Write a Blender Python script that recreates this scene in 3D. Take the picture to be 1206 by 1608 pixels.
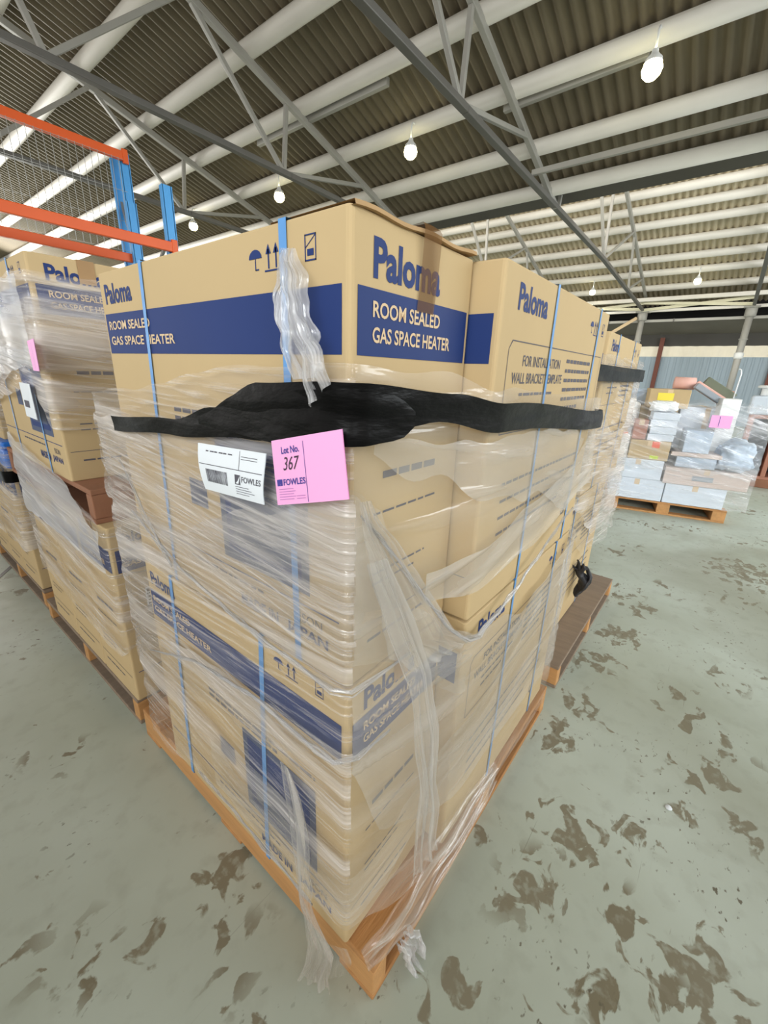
import bpy, bmesh, math, random
from mathutils import Vector, Matrix, noise
random.seed(7)
C = bpy.context.scene.collection
PI = math.pi
for o in list(bpy.data.objects): bpy.data.objects.remove(o)

# ------------------------------------------------------------------ camera
H = 1.4
pitch, roll, yaw = math.radians(18.6), math.radians(2.0), math.radians(38.0)
fw = Vector((0, math.cos(pitch), -math.sin(pitch))); rt = Vector((1, 0, 0)); up = rt.cross(fw)
Rc = rt*math.cos(roll) + up*math.sin(roll); Uc = -rt*math.sin(roll) + up*math.cos(roll)
ax = Vector((math.sin(yaw), math.cos(yaw), 0)); ay = Vector((-math.cos(yaw), math.sin(yaw), 0)); az = Vector((0, 0, 1))
W = lambda v: Vector((ax.dot(v), ay.dot(v), az.dot(v)))
Rw, Uw, Fw = W(Rc), W(Uc), W(fw)
cd = bpy.data.cameras.new('camera'); cam = bpy.data.objects.new('camera', cd); C.objects.link(cam)
cam.matrix_world = Matrix(((Rw.x, Uw.x, -Fw.x, 0), (Rw.y, Uw.y, -Fw.y, 0), (Rw.z, Uw.z, -Fw.z, H), (0, 0, 0, 1)))
cd.sensor_fit = 'VERTICAL'; cd.sensor_height = 36; cd.sensor_width = 27; cd.lens = 36*655/1608
cd.clip_start = 0.02; cd.clip_end = 200
bpy.context.scene.camera = cam

# ------------------------------------------------------------------ light
w = bpy.data.worlds.new('world'); bpy.context.scene.world = w; w.use_nodes = True
bg = w.node_tree.nodes['Background']; bg.inputs[0].default_value = (1.0, 0.97, 0.91, 1); bg.inputs[1].default_value = 0.74
vs = bpy.context.scene.view_settings
vs.view_transform = 'Standard'; vs.look = 'None'; vs.gamma = 1; vs.exposure = 0.38
try: vs.use_curve_mapping = False
except Exception: pass

def area(name, loc, target, sx, sy, power, col, spread=180):
    l = bpy.data.lights.new(name, 'AREA'); l.shape = 'RECTANGLE'; l.size = sx; l.size_y = sy; l.energy = power; l.color = col; l.spread = math.radians(spread)
    o = bpy.data.objects.new(name, l); C.objects.link(o); o.location = loc
    o.rotation_euler = (Vector(target)-Vector(loc)).to_track_quat('-Z', 'Y').to_euler()
    return o
area('stack_top_fill', (-4.2, -1.2, 3.7), (0.5, 0.9, 2.35), 2.6, 1.0, 17, (0.90, 0.96, 1.0), 50)  # added lamp, narrow spread so the stack darkens towards its base
area('daylight_from_open_doorway', (-7.0, -2.5, 4.2), (3, 2.0, 1.0), 7, 3.0, 120, (1.0, 0.97, 0.90))
area('mixed_pallet_fill', (-1.5, -6.5, 3.4), (5.4, .3, .8), 4, 2.5, 36, (0.94, 0.98, 1.0), 50)  # added lamp aimed at the mixed goods to brighten them
area('right_side_fill', (9.0, -6.5, 3.8), (7.5, 2, 0.6), 9, 3.0, 470, (0.90, 0.97, 1.0))  # added lamp, set close to brighten the mixed pallet and floor around it
area('stack_side_fill', (0.5, -5.5, 3.7), (1.2, 0.4, 2.2), 3.0, 1.0, 4, (1.0, 0.975, 0.92), 50)  # added narrow lamp for the right-hand faces of the main stack
area('upper_left_roof_fill', (1.0, 22, 2.6), (1.0, 8, 6.0), 10, 3, 1300, (1.0, 0.98, 0.94))  # added lamp that brightens the upper left of the roof
area('sawtooth_glazing_light', (8.9, 6.0, 4.9), (13.5, 6.0, 5.1), 26, .6, 380, (1.0, 0.96, 0.87))

# ------------------------------------------------------------------ materials
def srgb(r, g, b):
    f = lambda c: (c/255/12.92) if c/255 <= .04045 else ((c/255+.055)/1.055)**2.4
    return (f(r), f(g), f(b), 1)
def mat(name, rgb, rough=.6, metal=0, var=.0, scale=8, bump=0, bscale=40, stretch=(1, 1, 1), emit=None, es=1, spec=.5, var2=None):
    m = bpy.data.materials.new(name); m.use_nodes = True; nt = m.node_tree; p = nt.nodes['Principled BSDF']
    p.inputs['Base Color'].default_value = srgb(*rgb); p.inputs['Roughness'].default_value = rough
    p.inputs['Metallic'].default_value = metal; p.inputs['Specular IOR Level'].default_value = spec
    if emit: p.inputs['Emission Color'].default_value = srgb(*emit); p.inputs['Emission Strength'].default_value = es
    tc = nt.nodes.new('ShaderNodeTexCoord'); mp = nt.nodes.new('ShaderNodeMapping'); mp.inputs['Scale'].default_value = stretch
    nt.links.new(tc.outputs['Object'], mp.inputs[0])
    if var:
        n = nt.nodes.new('ShaderNodeTexNoise'); n.inputs['Scale'].default_value = scale; n.inputs['Detail'].default_value = 5
        nt.links.new(mp.outputs[0], n.inputs[0])
        mx = nt.nodes.new('ShaderNodeMix'); mx.data_type = 'RGBA'
        c = srgb(*rgb); d = srgb(*var2) if var2 else tuple(x*(1-var) for x in c[:3])+(1,)
        mx.inputs[6].default_value = d; mx.inputs[7].default_value = tuple(min(1, x*(1+var*.5)) for x in c[:3])+(1,)
        nt.links.new(n.outputs[0], mx.inputs[0]); nt.links.new(mx.outputs[2], p.inputs['Base Color'])
    if bump:
        n = nt.nodes.new('ShaderNodeTexNoise'); n.inputs['Scale'].default_value = bscale; n.inputs['Detail'].default_value = 4
        nt.links.new(mp.outputs[0], n.inputs[0]); b = nt.nodes.new('ShaderNodeBump'); b.inputs['Strength'].default_value = bump
        b.inputs['Distance'].default_value = .01; nt.links.new(n.outputs[0], b.inputs['Height']); nt.links.new(b.outputs[0], p.inputs['Normal'])
    return m
M = {}
M['kraft'] = mat('kraft_cardboard', (193, 169, 128), .75, var=.10, scale=3, bump=.12, bscale=14, spec=.25)
M['kraft_edge'] = mat('kraft_edge', (176, 144, 102), .8, var=.2, scale=20)
M['kraft_inv'] = mat('kraft_lettering', (214, 188, 152), .75)
M['navy'] = mat('navy_print', (30, 53, 110), .6, var=.12, scale=5, spec=.3)
M['navy2'] = mat('navy_picture_print', (70, 82, 112), .6, var=.2, scale=14)
M['ink'] = mat('dark_ink', (84, 82, 92), .7)
M['tape'] = mat('brown_packing_tape', (164, 130, 88), .6, var=.2, scale=10, bump=.2, bscale=20)
M['strap'] = mat('blue_strapping', (92, 152, 214), .35, var=.15, scale=30)
M['timber'] = mat('orange_pine', (196, 146, 92), .75, var=.35, scale=5, bump=.3, bscale=30, stretch=(.6, 6, 6))
M['timber_y'] = mat('orange_pine_cross', (186, 134, 82), .75, var=.4, scale=5, bump=.3, bscale=30, stretch=(6, .6, 6))
M['timber_old'] = mat('weathered_timber', (142, 124, 106), .85, var=.35, scale=6, bump=.4, bscale=30, stretch=(.8, 6, 6))
M['timber_red'] = mat('reddish_timber', (150, 104, 78), .8, var=.35, scale=6, bump=.3, bscale=30)
M['plastic_blue'] = mat('blue_pallet_plastic', (28, 112, 208), .4, var=.1, scale=8)
M['black_film'] = mat('black_wrap_plastic', (4, 4, 5), .32, bump=.3, bscale=14, stretch=(1, 1, 3), spec=.13)
M['paper'] = mat('white_paper', (226, 232, 238), .6)
M['pink'] = mat('pink_card', (246, 176, 226), .7)
M['ink_blue'] = mat('violet_blue_ink', (70, 62, 150), .6)
M['ink_grey'] = mat('grey_marker', (70, 50, 70), .7)
M['ink_pale'] = mat('pale_small_print', (186, 122, 186), .7)
M['steel'] = mat('grey_painted_steel', (170, 168, 162), .5, .1, var=.15, scale=3)
M['steel_dark'] = mat('dark_steel_chord', (112, 110, 106), .5, .2, var=.2, scale=3)
M['purlin'] = mat('pale_painted_purlin', (232, 228, 220), .5, .05, var=.12, scale=2)
M['roof'] = mat('aged_roof_sheeting', (122, 112, 92), .6, .15, var=.35, scale=1.6)
M['roof2'] = mat('daylit_roof_sheeting', (196, 184, 158), .6, .1, var=.2, scale=1.6)  # lighter roof colour, daylight on the far slope painted in
M['gutter'] = mat('dark_gutter', (78, 74, 66), .6)
M['wallgrey'] = mat('blue_grey_wall_cladding', (158, 174, 186), .6, var=.06, scale=2)
M['walldark'] = mat('dark_upper_cladding', (74, 72, 68), .8, var=.2, scale=2)
M['canopy'] = mat('canopy_lining', (120, 116, 106), .8, var=.25, scale=1.3)
M['black'] = mat('black_void_shade', (12, 12, 12), .9)  # black put in for the unlit cavity above the canopy
M['strip'] = mat('translucent_sheeting', (214, 206, 186), .5, var=.12, scale=6, emit=(214, 206, 186), es=.25)  # slight emission stands in for daylight coming through the sheeting
M['rust'] = mat('red_oxide_post', (112, 66, 54), .7)
M['orange'] = mat('orange_rack_beam', (248, 104, 36), .4, var=.08, scale=4)
M['rackblue'] = mat('blue_rack_upright', (84, 178, 255), .4, var=.08, scale=6)
M['wire'] = mat('galvanised_wire', (176, 176, 172), .4, .5)
M['white'] = mat('white_carton', (214, 224, 236), .6, var=.06, scale=5)
M['offwhite'] = mat('white_plastic', (236, 238, 238), .4)
M['pinkish'] = mat('pale_pinkish_carton', (206, 190, 182), .7, var=.08, scale=4)
M['bluewhite'] = mat('bluish_plastic_bag', (188, 204, 222), .35, var=.2, scale=16, bump=.8, bscale=20)
M['yellow'] = mat('yellow_label', (232, 214, 72), .6)
M['lime'] = mat('lime_sticker', (196, 218, 58), .6)
M['redor'] = mat('orange_red_sticker', (232, 96, 62), .6)
M['peach'] = mat('peach_foam', (226, 178, 164), .7)
M['greycase'] = mat('grey_case', (150, 158, 166), .5)
M['olive'] = mat('olive_panel', (112, 118, 98), .7)
M['terra'] = mat('terracotta_brown', (172, 118, 98), .7)
M['lamp'] = mat('lit_lamp', (255, 250, 215), .5, emit=(255, 244, 186), es=11)
M['galv'] = mat('lamp_housing', (150, 150, 145), .4, .6)
M['dark'] = mat('dark_plastic', (40, 40, 44), .5)

def film_mat(name, lo, hi, fine, coarse, tint=(232, 226, 216), bump=.5, cov=.5, sx=1.):
    m = bpy.data.materials.new(name); m.use_nodes = True; nt = m.node_tree; N = nt.nodes; L = nt.links
    for n in list(N): N.remove(n)
    out = N.new('ShaderNodeOutputMaterial'); uv = N.new('ShaderNodeUVMap'); uv.uv_map = 'UVMap'
    def nz(sc, scale, det=3, dist=0.):
        mp = N.new('ShaderNodeMapping'); mp.inputs['Scale'].default_value = sc; L.new(uv.outputs[0], mp.inputs[0])
        n = N.new('ShaderNodeTexNoise'); n.inputs['Scale'].default_value = scale; n.inputs['Detail'].default_value = det
        n.inputs['Distortion'].default_value = dist; L.new(mp.outputs[0], n.inputs[0]); return n.outputs[0]
    a = nz((sx, fine, 1), 2.2, 4, .3); b = nz((1, coarse, 1), 1.3, 3, .6)
    def ramp(x, p0, p1, v0=0, v1=1):
        r = N.new('ShaderNodeMapRange'); r.inputs[1].default_value = p0; r.inputs[2].default_value = p1
        r.inputs[3].default_value = v0; r.inputs[4].default_value = v1; L.new(x, r.inputs[0]); return r.outputs[0]
    ra = ramp(a, .50, .70); rb = ramp(b, .5-.25*cov, .75)
    ad = N.new('ShaderNodeMath'); ad.operation = 'MULTIPLY_ADD'; L.new(ra, ad.inputs[0]); ad.inputs[1].default_value = .7; L.new(rb, ad.inputs[2])
    den = ramp(ad.outputs[0], 0, 1.5, lo, hi)
    tr = N.new('ShaderNodeBsdfTransparent')
    df = N.new('ShaderNodeBsdfDiffuse'); df.inputs[0].default_value = srgb(*tint)
    tl = N.new('ShaderNodeBsdfTranslucent'); tl.inputs[0].default_value = srgb(*tint)
    gl = N.new('ShaderNodeBsdfGlossy'); gl.inputs['Roughness'].default_value = .18
    bp = N.new('ShaderNodeBump'); bp.inputs['Strength'].default_value = bump; bp.inputs['Distance'].default_value = .006
    L.new(ad.outputs[0], bp.inputs['Height'])
    for s in (df, gl): L.new(bp.outputs[0], s.inputs['Normal'])
    m1 = N.new('ShaderNodeMixShader'); m1.inputs[0].default_value = .25; L.new(df.outputs[0], m1.inputs[1]); L.new(tl.outputs[0], m1.inputs[2])
    m2 = N.new('ShaderNodeMixShader'); L.new(den, m2.inputs[0]); L.new(tr.outputs[0], m2.inputs[1]); L.new(m1.outputs[0], m2.inputs[2])
    m3 = N.new('ShaderNodeMixShader'); m3.inputs[0].default_value = .07; L.new(m2.outputs[0], m3.inputs[1]); L.new(gl.outputs[0], m3.inputs[2])
    L.new(m3.outputs[0], out.inputs[0])
    return m
M['film'] = film_mat('stretch_film_streaked', .06, 1.0, 46, 9, cov=.12, tint=(238, 232, 228), sx=2.2)
M['film_soft'] = film_mat('stretch_film_smooth', .04, .40, 7, 3, cov=.4, bump=.7)
M['film_light'] = film_mat('stretch_film_thin', .04, .42, 20, 6, cov=.2)
M['film_white'] = film_mat('clear_bright_film', .05, .5, 14, 5, cov=.2, tint=(248, 250, 255))
M['film_haze'] = film_mat('hazy_film_layers', .14, .52, 8, 3, cov=.7, tint=(222, 218, 212), bump=.9)
M['film_veil'] = film_mat('hanging_film', .20, .60, 16, 5, cov=.6, tint=(222, 219, 214), bump=.8)
M['film_rope'] = film_mat('bunched_film', .22, .85, 20, 6, cov=.6, tint=(238, 238, 240), bump=.8)

# ------------------------------------------------------------------ mesh builder
class MB:
    def __init__(s): s.v = []; s.f = []; s.m = []; s.mats = []; s.uv = {}; s.smooth = set()
    def mi(s, m):
        if m not in s.mats: s.mats.append(m)
        return s.mats.index(m)
    def add(s, vs, fs, m, T=None, smooth=False, uvs=None):
        k = len(s.v); i = s.mi(m)
        for v in vs: s.v.append((T @ Vector(v))[:] if T else tuple(v))
        for f in fs:
            s.f.append([k+j for j in f]); s.m.append(i)
            if smooth: s.smooth.add(len(s.f)-1)
        if uvs:
            for j, u in enumerate(uvs): s.uv[k+j] = u
        return s
    def box(s, x0, y0, z0, x1, y1, z1, m, b=0, T=None):
        if b <= 0:
            vs = [(x, y, z) for x in (x0, x1) for y in (y0, y1) for z in (z0, z1)]
            return s.add(vs, [(0, 1, 3, 2), (4, 6, 7, 5), (0, 4, 5, 1), (2, 3, 7, 6), (0, 2, 6, 4), (1, 5, 7, 3)], m, T)
        bm = bmesh.new(); bmesh.ops.create_cube(bm, size=1)
        bmesh.ops.scale(bm, vec=(x1-x0, y1-y0, z1-z0), verts=bm.verts)
        bmesh.ops.translate(bm, vec=((x0+x1)/2, (y0+y1)/2, (z0+z1)/2), verts=bm.verts)
        bmesh.ops.bevel(bm, geom=bm.edges[:], offset=b, segments=2, profile=.5, affect='EDGES')
        vs = [v.co[:] for v in bm.verts]; bm.verts.index_update(); fs = [[v.index for v in f.verts] for f in bm.faces]; bm.free()
        return s.add(vs, fs, m, T)
    def tube(s, pts, r, m, n=8, T=None, flat=1.0, uv=False):
        pts = [Vector(p) for p in pts]; rr = r if isinstance(r, (list, tuple)) else [r]*len(pts)
        vs = []; fs = []; uvs = []; L = 0
        prev = None
        for i, p in enumerate(pts):
            d = (pts[min(i+1, len(pts)-1)] - pts[max(i-1, 0)]).normalized()
            if prev is None: a = d.orthogonal().normalized()
            else: a = (prev - d*prev.dot(d)).normalized()
            prev = a; b = d.cross(a)
            if i: L += (pts[i]-pts[i-1]).length
            for k in range(n):
                t = 2*PI*k/n; vs.append(p + a*math.cos(t)*rr[i] + b*math.sin(t)*rr[i]*flat); uvs.append((L, k/n*.2))
        for i in range(len(pts)-1):
            for k in range(n): fs.append((i*n+k, i*n+(k+1) % n, (i+1)*n+(k+1) % n, (i+1)*n+k))
        fs.append(list(range(n))[::-1]); fs.append([(len(pts)-1)*n+k for k in range(n)])
        return s.add(vs, fs, m, T, smooth=True, uvs=uvs)
    def lathe(s, prof, m, n=24, T=None, cap=True):
        vs = []; fs = []
        for r, z in prof:
            for k in range(n): t = 2*PI*k/n; vs.append((r*math.cos(t), r*math.sin(t), z))
        for i in range(len(prof)-1):
            for k in range(n): fs.append((i*n+k, i*n+(k+1) % n, (i+1)*n+(k+1) % n, (i+1)*n+k))
        if cap: fs.append(list(range(n))[::-1]); fs.append([(len(prof)-1)*n+k for k in range(n)])
        return s.add(vs, fs, m, T, smooth=True)
    def beam(s, p, q, wd, ht, m, upv=(0, 0, 1)):
        p, q = Vector(p), Vector(q); d = (q-p); L = d.length; d.normalize(); u = Vector(upv)
        a = d.cross(u).normalized(); u = a.cross(d)
        T = Matrix(((d.x, a.x, u.x, p.x), (d.y, a.y, u.y, p.y), (d.z, a.z, u.z, p.z), (0, 0, 0, 1)))
        return s.box(0, -wd/2, -ht/2, L, wd/2, ht/2, m, min(wd, ht)*.12, T)
    def mesh(s, name):
        me = bpy.data.meshes.new(name); me.from_pydata(s.v, [], s.f)
        for m in s.mats: me.materials.append(M[m])
        me.polygons.foreach_set('material_index', s.m)
        if s.smooth:
            sm = [i in s.smooth for i in range(len(s.f))]; me.polygons.foreach_set('use_smooth', sm)
        if s.uv:
            l = me.uv_layers.new(name='UVMap')
            for lp in me.loops: l.data[lp.index].uv = s.uv.get(lp.vertex_index, (0, 0))
        me.update(); return me
    def build(s, name, parent=None, loc=None, rotz=0):
        o = bpy.data.objects.new(name, s.mesh(name)); C.objects.link(o)
        if parent: o.parent = parent
        if loc: o.location = loc
        o.rotation_euler.z = rotz
        return o
def tag(o, label=None, cat=None, group=None, kind=None):
    if label: o['label'] = label
    if cat: o['category'] = cat
    if group: o['group'] = group
    if kind: o['kind'] = kind
    return o
def thing(name, label, cat, loc=(0, 0, 0), rotz=0, group=None):
    o = bpy.data.objects.new(name, None); C.objects.link(o); o.location = loc; o.rotation_euler.z = rotz
    o.empty_display_size = .1
    return tag(o, label, cat, group)
def copy_tree(o, parent=None):
    c = o.copy(); C.objects.link(c)
    if parent: c.parent = parent
    for ch in list(o.children): copy_tree(ch, c)
    return c

# lettering: outlines turned into flat polygons, scaled to the wanted width and height
_tc = {}
def text_poly(s, bold=0., shear=0.):
    k = (s, bold, shear)
    if k in _tc: return _tc[k]
    cu = bpy.data.curves.new('t', 'FONT'); cu.body = s; cu.size = 1; cu.offset = bold; cu.shear = shear; cu.resolution_u = 3
    o = bpy.data.objects.new('t', cu); C.objects.link(o)
    dg = bpy.context.evaluated_depsgraph_get(); ev = o.evaluated_get(dg); me = ev.to_mesh()
    vs = [(v.co.x, v.co.y) for v in me.vertices]; fs = [list(p.vertices) for p in me.polygons]
    ev.to_mesh_clear(); bpy.data.objects.remove(o); bpy.data.curves.remove(cu)
    _tc[k] = (vs, fs); return _tc[k]

# ------------------------------------------------------------------ structure
st = lambda o: tag(o, kind='structure')
def floor_material():
    m = bpy.data.materials.new('worn_painted_concrete'); m.use_nodes = True; nt = m.node_tree; N = nt.nodes; L = nt.links
    p = N['Principled BSDF']; tc = N.new('ShaderNodeTexCoord')
    def nz(scale, det=4, st_=(1, 1, 1), rot=0, dist=0):
        mp = N.new('ShaderNodeMapping'); mp.inputs['Scale'].default_value = st_; mp.inputs['Rotation'].default_value = (0, 0, rot)
        L.new(tc.outputs['Object'], mp.inputs[0]); n = N.new('ShaderNodeTexNoise'); n.inputs['Scale'].default_value = scale
        n.inputs['Detail'].default_value = det; n.inputs['Distortion'].default_value = dist; L.new(mp.outputs[0], n.inputs[0]); return n.outputs[0]
    def rng(x, a, b, c=0, d=1):
        r = N.new('ShaderNodeMapRange'); r.inputs[1].default_value = a; r.inputs[2].default_value = b; r.inputs[3].default_value = c; r.inputs[4].default_value = d
        L.new(x, r.inputs[0]); return r.outputs[0]
    def mul(a, b):
        q = N.new('ShaderNodeMath'); q.operation = 'MULTIPLY'; L.new(a, q.inputs[0]); L.new(b, q.inputs[1]); return q.outputs[0]
    def mx(f, c0, c1):
        q = N.new('ShaderNodeMix'); q.data_type = 'RGBA'; L.new(f, q.inputs[0])
        if isinstance(c0, tuple): q.inputs[6].default_value = c0
        else: L.new(c0, q.inputs[6])
        q.inputs[7].default_value = c1; return q.outputs[2]
    base = mx(rng(nz(1.1, 4), .35, .65), srgb(170, 177, 162), srgb(190, 199, 188))
    base = mx(rng(nz(14, 6, (1, 1, 1)), .52, .75, 0, .35), base, srgb(150, 152, 138))
    patches = mul(rng(nz(9, 5, (1, 1.5, 1), .5, .4), .575, .605), rng(nz(1.7, 2), .53, .60))
    c2 = mx(mul(patches, rng(nz(30, 3), .3, .45, .65, 1)), base, srgb(126, 119, 98))
    spots = None
    for (x, y, r) in ((.386, .828, .10), (.17, .862, .06), (.30, .70, .05), (1.75, .22, .10), (1.598, .251, .08), (1.48, .235, .09), (1.145, .085, .12), (.946, .128, .10), (.99, -.25, .16),
                      (.506, .255, .07), (1.47, -.19, .06), (2.156, .24, .12), (2.5, .2, .14), (2.9, .15, .12), (.827, .175, .05), (.939, .30, .05), (.62, .20, .06), (1.3, -.05, .08), (4.1, -.45, .35), (.25, .50, .05)):
        d = N.new('ShaderNodeVectorMath'); d.operation = 'DISTANCE'; L.new(tc.outputs['Object'], d.inputs[0]); d.inputs[1].default_value = (x, y, 0)
        v = rng(d.outputs['Value'], r*.35, r*1.25, 1, 0)
        if spots is None: spots = v
        else:
            q = N.new('ShaderNodeMath'); q.operation = 'MAXIMUM'; L.new(spots, q.inputs[0]); L.new(v, q.inputs[1]); spots = q.outputs[0]
    sm_ = N.new('ShaderNodeMath'); sm_.operation = 'MULTIPLY_ADD'; L.new(spots, sm_.inputs[0]); sm_.inputs[1].default_value = .22; L.new(nz(13, 6, (1, 1.2, 1), .8, .8), sm_.inputs[2])
    blots = rng(sm_.outputs[0], .67, .71)
    c2 = mx(mul(blots, rng(nz(40, 3), .35, .5, .6, 1)), c2, srgb(132, 126, 106))
    small = mul(rng(nz(34, 3, (1, 1.7, 1), 1.1), .64, .69), rng(nz(2.2, 2), .50, .62))
    c3 = mx(small, c2, srgb(104, 98, 82))
    # fine scratches, long in one direction
    sc = mul(rng(nz(3, 2, (1, 42, 1), .7, .3), .70, .73, 0, .45), rng(nz(1.5, 2), .5, .6))
    c4 = mx(sc, c3, srgb(110, 106, 92))
    far = mul(rng(nz(.9, 5, (1, 1, 1), 0, .5), .5, .62, 0, .5), rng(nz(.35, 1), .4, .6))
    c5 = mx(far, c4, srgb(140, 138, 118))
    L.new(c5, p.inputs['Base Color'])
    L.new(rng(nz(6, 4), .3, .7, .38, .62), p.inputs['Roughness'])
    b = N.new('ShaderNodeBump'); b.inputs['Strength'].default_value = .25; b.inputs['Distance'].default_value = .003; L.new(patches, b.inputs['Height']); b.invert = True
    L.new(b.outputs[0], p.inputs['Normal'])
    return m
M['floor'] = floor_material()
f = MB(); f.box(-9, -10, -.1, 19.5, 30, 0, 'floor'); st(f.build('floor'))
j = MB(); j.box(0, -.012, 0, 2.6, .012, .0015, 'steel_dark'); st(j.build('trim_1', loc=(0.17, 3.25, 0), rotz=math.atan2(.886, .582)))

XV = 8.0
def roofz(x): return (6.7-.3*x) if x <= XV else (9.68-.3*x)
def corrugated(x0, x1, y0, y1, m, name, pitch=.15, amp=.03):
    b = MB(); n = int((y1-y0)/pitch*6); vs = []; xs = [x0, x1]
    for i in range(n+1):
        y = y0+(y1-y0)*i/n; dz = amp*math.sin(2*PI*(y-y0)/pitch)
        for x in xs: vs.append((x, y, roofz(x)+dz + .06))
    b.add(vs, [(2*i, 2*i+2, 2*i+3, 2*i+1) for i in range(n)], m, smooth=True)
    return st(b.build(name))
corrugated(-7.5, XV-.001, -8, 29, 'roof', 'ceiling')
b = MB()
n = int(37/.15*6); vs = []
for i in range(n+1):
    y = -8+37*i/n; dz = .03*math.sin(2*PI*(y+8)/.15)
    for x in (XV+.5, 19.2): vs.append((x, y, 9.68-.3*x+dz+.06))
b.add(vs, [(2*i, 2*i+2, 2*i+3, 2*i+1) for i in range(n)], 'roof2', smooth=True)
st(b.build('ceiling'))
# valley gutter between the two roof slopes
b = MB(); b.box(XV+.01, -8, 4.31, XV+.75, 29, 4.37, 'gutter'); b.box(XV+.68, -8, 4.36, XV+.75, 29, 4.6, 'gutter')
st(b.build('trim_2'))

# back wall
b = MB()
b.box(19.3, -10, 0, 19.45, 30, 2.26, 'wallgrey')
for k in range(200): b.box(19.28, -10+k*.2, 0, 19.3, -9.95+k*.2, 2.26, 'wallgrey')
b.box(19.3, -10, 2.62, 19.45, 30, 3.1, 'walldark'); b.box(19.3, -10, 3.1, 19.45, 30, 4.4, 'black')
st(b.build('wall_back'))
b = MB(); n = 400; vs = []
for i in range(n+1):
    y = -10+40*i/n
    for z in (2.26, 2.62): vs.append((19.31+.03*math.sin(y*2*PI/.4), y, z))
b.add(vs, [(2*i, 2*i+1, 2*i+3, 2*i+2) for i in range(n)], 'strip', smooth=True); st(b.build('window_1'))
b = MB(); b.add([(18.1, -10, 3.33), (18.1, 30, 3.33), (19.3, 30, 3.02), (19.3, -10, 3.02), (18.1, -10, 3.37), (18.1, 30, 3.37), (19.3, 30, 3.06), (19.3, -10, 3.06)],
    [(0, 1, 2, 3), (7, 6, 5, 4), (0, 4, 5, 1)], 'canopy'); b.box(18.04, -10, 3.32, 18.12, 30, 3.40, 'steel')
for k in range(20): b.box(18.0, -10+k*2, 3.31, 18.04, -9.96+k*2, 3.41, 'steel_dark')
st(b.build('trim_3'))
b = MB(); b.box(-9, 29.9, 0, 19.5, 30.1, 3.0, 'walldark'); st(b.build('wall_left'))

ORD = ['first', 'second', 'third', 'fourth', 'fifth', 'sixth', 'seventh', 'eighth', 'ninth', 'tenth', 'eleventh', 'twelfth']
def rnd_bar(y0, y1, r, m, flat=1.2):
    b = MB(); b.tube([(0, y0, 0), (0, y1, 0)], r, m, 12, flat=flat); return b.mesh('roof_purlin')
pm = rnd_bar(-8, 29, .088, 'purlin')
a1 = 5.3
for k, r in enumerate((1.506, 1.337, 1.163, .992, .825, .643, .47, .30)):
    x = a1*r
    o = bpy.data.objects.new('roof_purlin', pm); C.objects.link(o); o.location = (x if k else 7.88, 0, roofz(x)-.04 if k else 4.268)
    lab = 'round blue-white purlin beside the dark valley gutter' if k == 0 else 'pale roof purlin under the nearer dark roof slope, %s up from the gutter' % ORD[k]
    tag(o, lab, 'roof beam', 'purlins of the nearer roof slope')
pm2 = rnd_bar(-8, 29, .085, 'purlin')
for k, r in enumerate((1.60, 1.668, 1.745, 1.84, 1.938, 2.03, 2.14)):
    x = 8.28*r
    o = bpy.data.objects.new('roof_purlin', pm2); C.objects.link(o); o.location = (x, 0, 9.68-.3*x-.03)
    tag(o, 'pale purlin under the brighter far roof slope, %s beyond the gutter' % ORD[k], 'roof beam', 'purlins of the far roof slope')

def truss(Y, label):
    t = thing('roof_truss', label, 'roof truss', (0, Y, 0), group='steel roof trusses')
    b = MB(); b.beam((-7, 0, 4.3), (5, 0, 4.16), .09, .07, 'steel_dark'); b.build('bottom_chord', t)
    b = MB(); b.beam((5, 0, 4.16), (11.7, 0, 4.03), .09, .07, 'steel_dark'); b.beam((11.7, 0, 4.03), (18, 0, 3.68), .09, .07, 'steel_dark'); b.build('bottom_chord', t)
    b = MB(); b.beam((-7, 0, 8.6), (8.15, 0, 4.1), .07, .09, 'steel'); b.build('top_chord', t)
    b = MB(); b.beam((8.7, 0, 6.8), (18.0, 0, 4.05), .07, .09, 'steel'); b.build('top_chord', t)
    for p, q in (((4.89, 4.16), (3.6, 5.42)), ((4.89, 4.16), (4.97, 5.0)), ((4.89, 4.16), (6.76, 4.54)), ((2.0, 4.2), (3.5, 5.45)), ((2.0, 4.2), (1.2, 6.1)),
                 ((-1, 4.25), (1.2, 6.1)), ((8.3, 4.1), (8.7, 6.7)), ((11.7, 4.03), (9.0, 6.65)), ((11.7, 4.03), (11.5, 5.9)), ((11.7, 4.03), (14.2, 5.15)), ((14.9, 3.9), (14.4, 5.1)), ((14.9, 3.9), (16.6, 4.42)), ((18, 3.68), (18, 4.05))):
        b = MB(); b.beam((p[0], 0, p[1]), (q[0], 0, q[1]), .055, .055, 'steel'); b.build('web_member', t)
    return t
truss(2.97, 'grey steel truss crossing above the main stack down to the near column')
truss(5.94, 'grey steel truss second from the right, passing over the rack uprights')
truss(8.9, 'grey steel truss seen through the wire mesh of the rack')
truss(0.02, 'steel truss ending on the right-hand column by the far wall')

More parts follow.
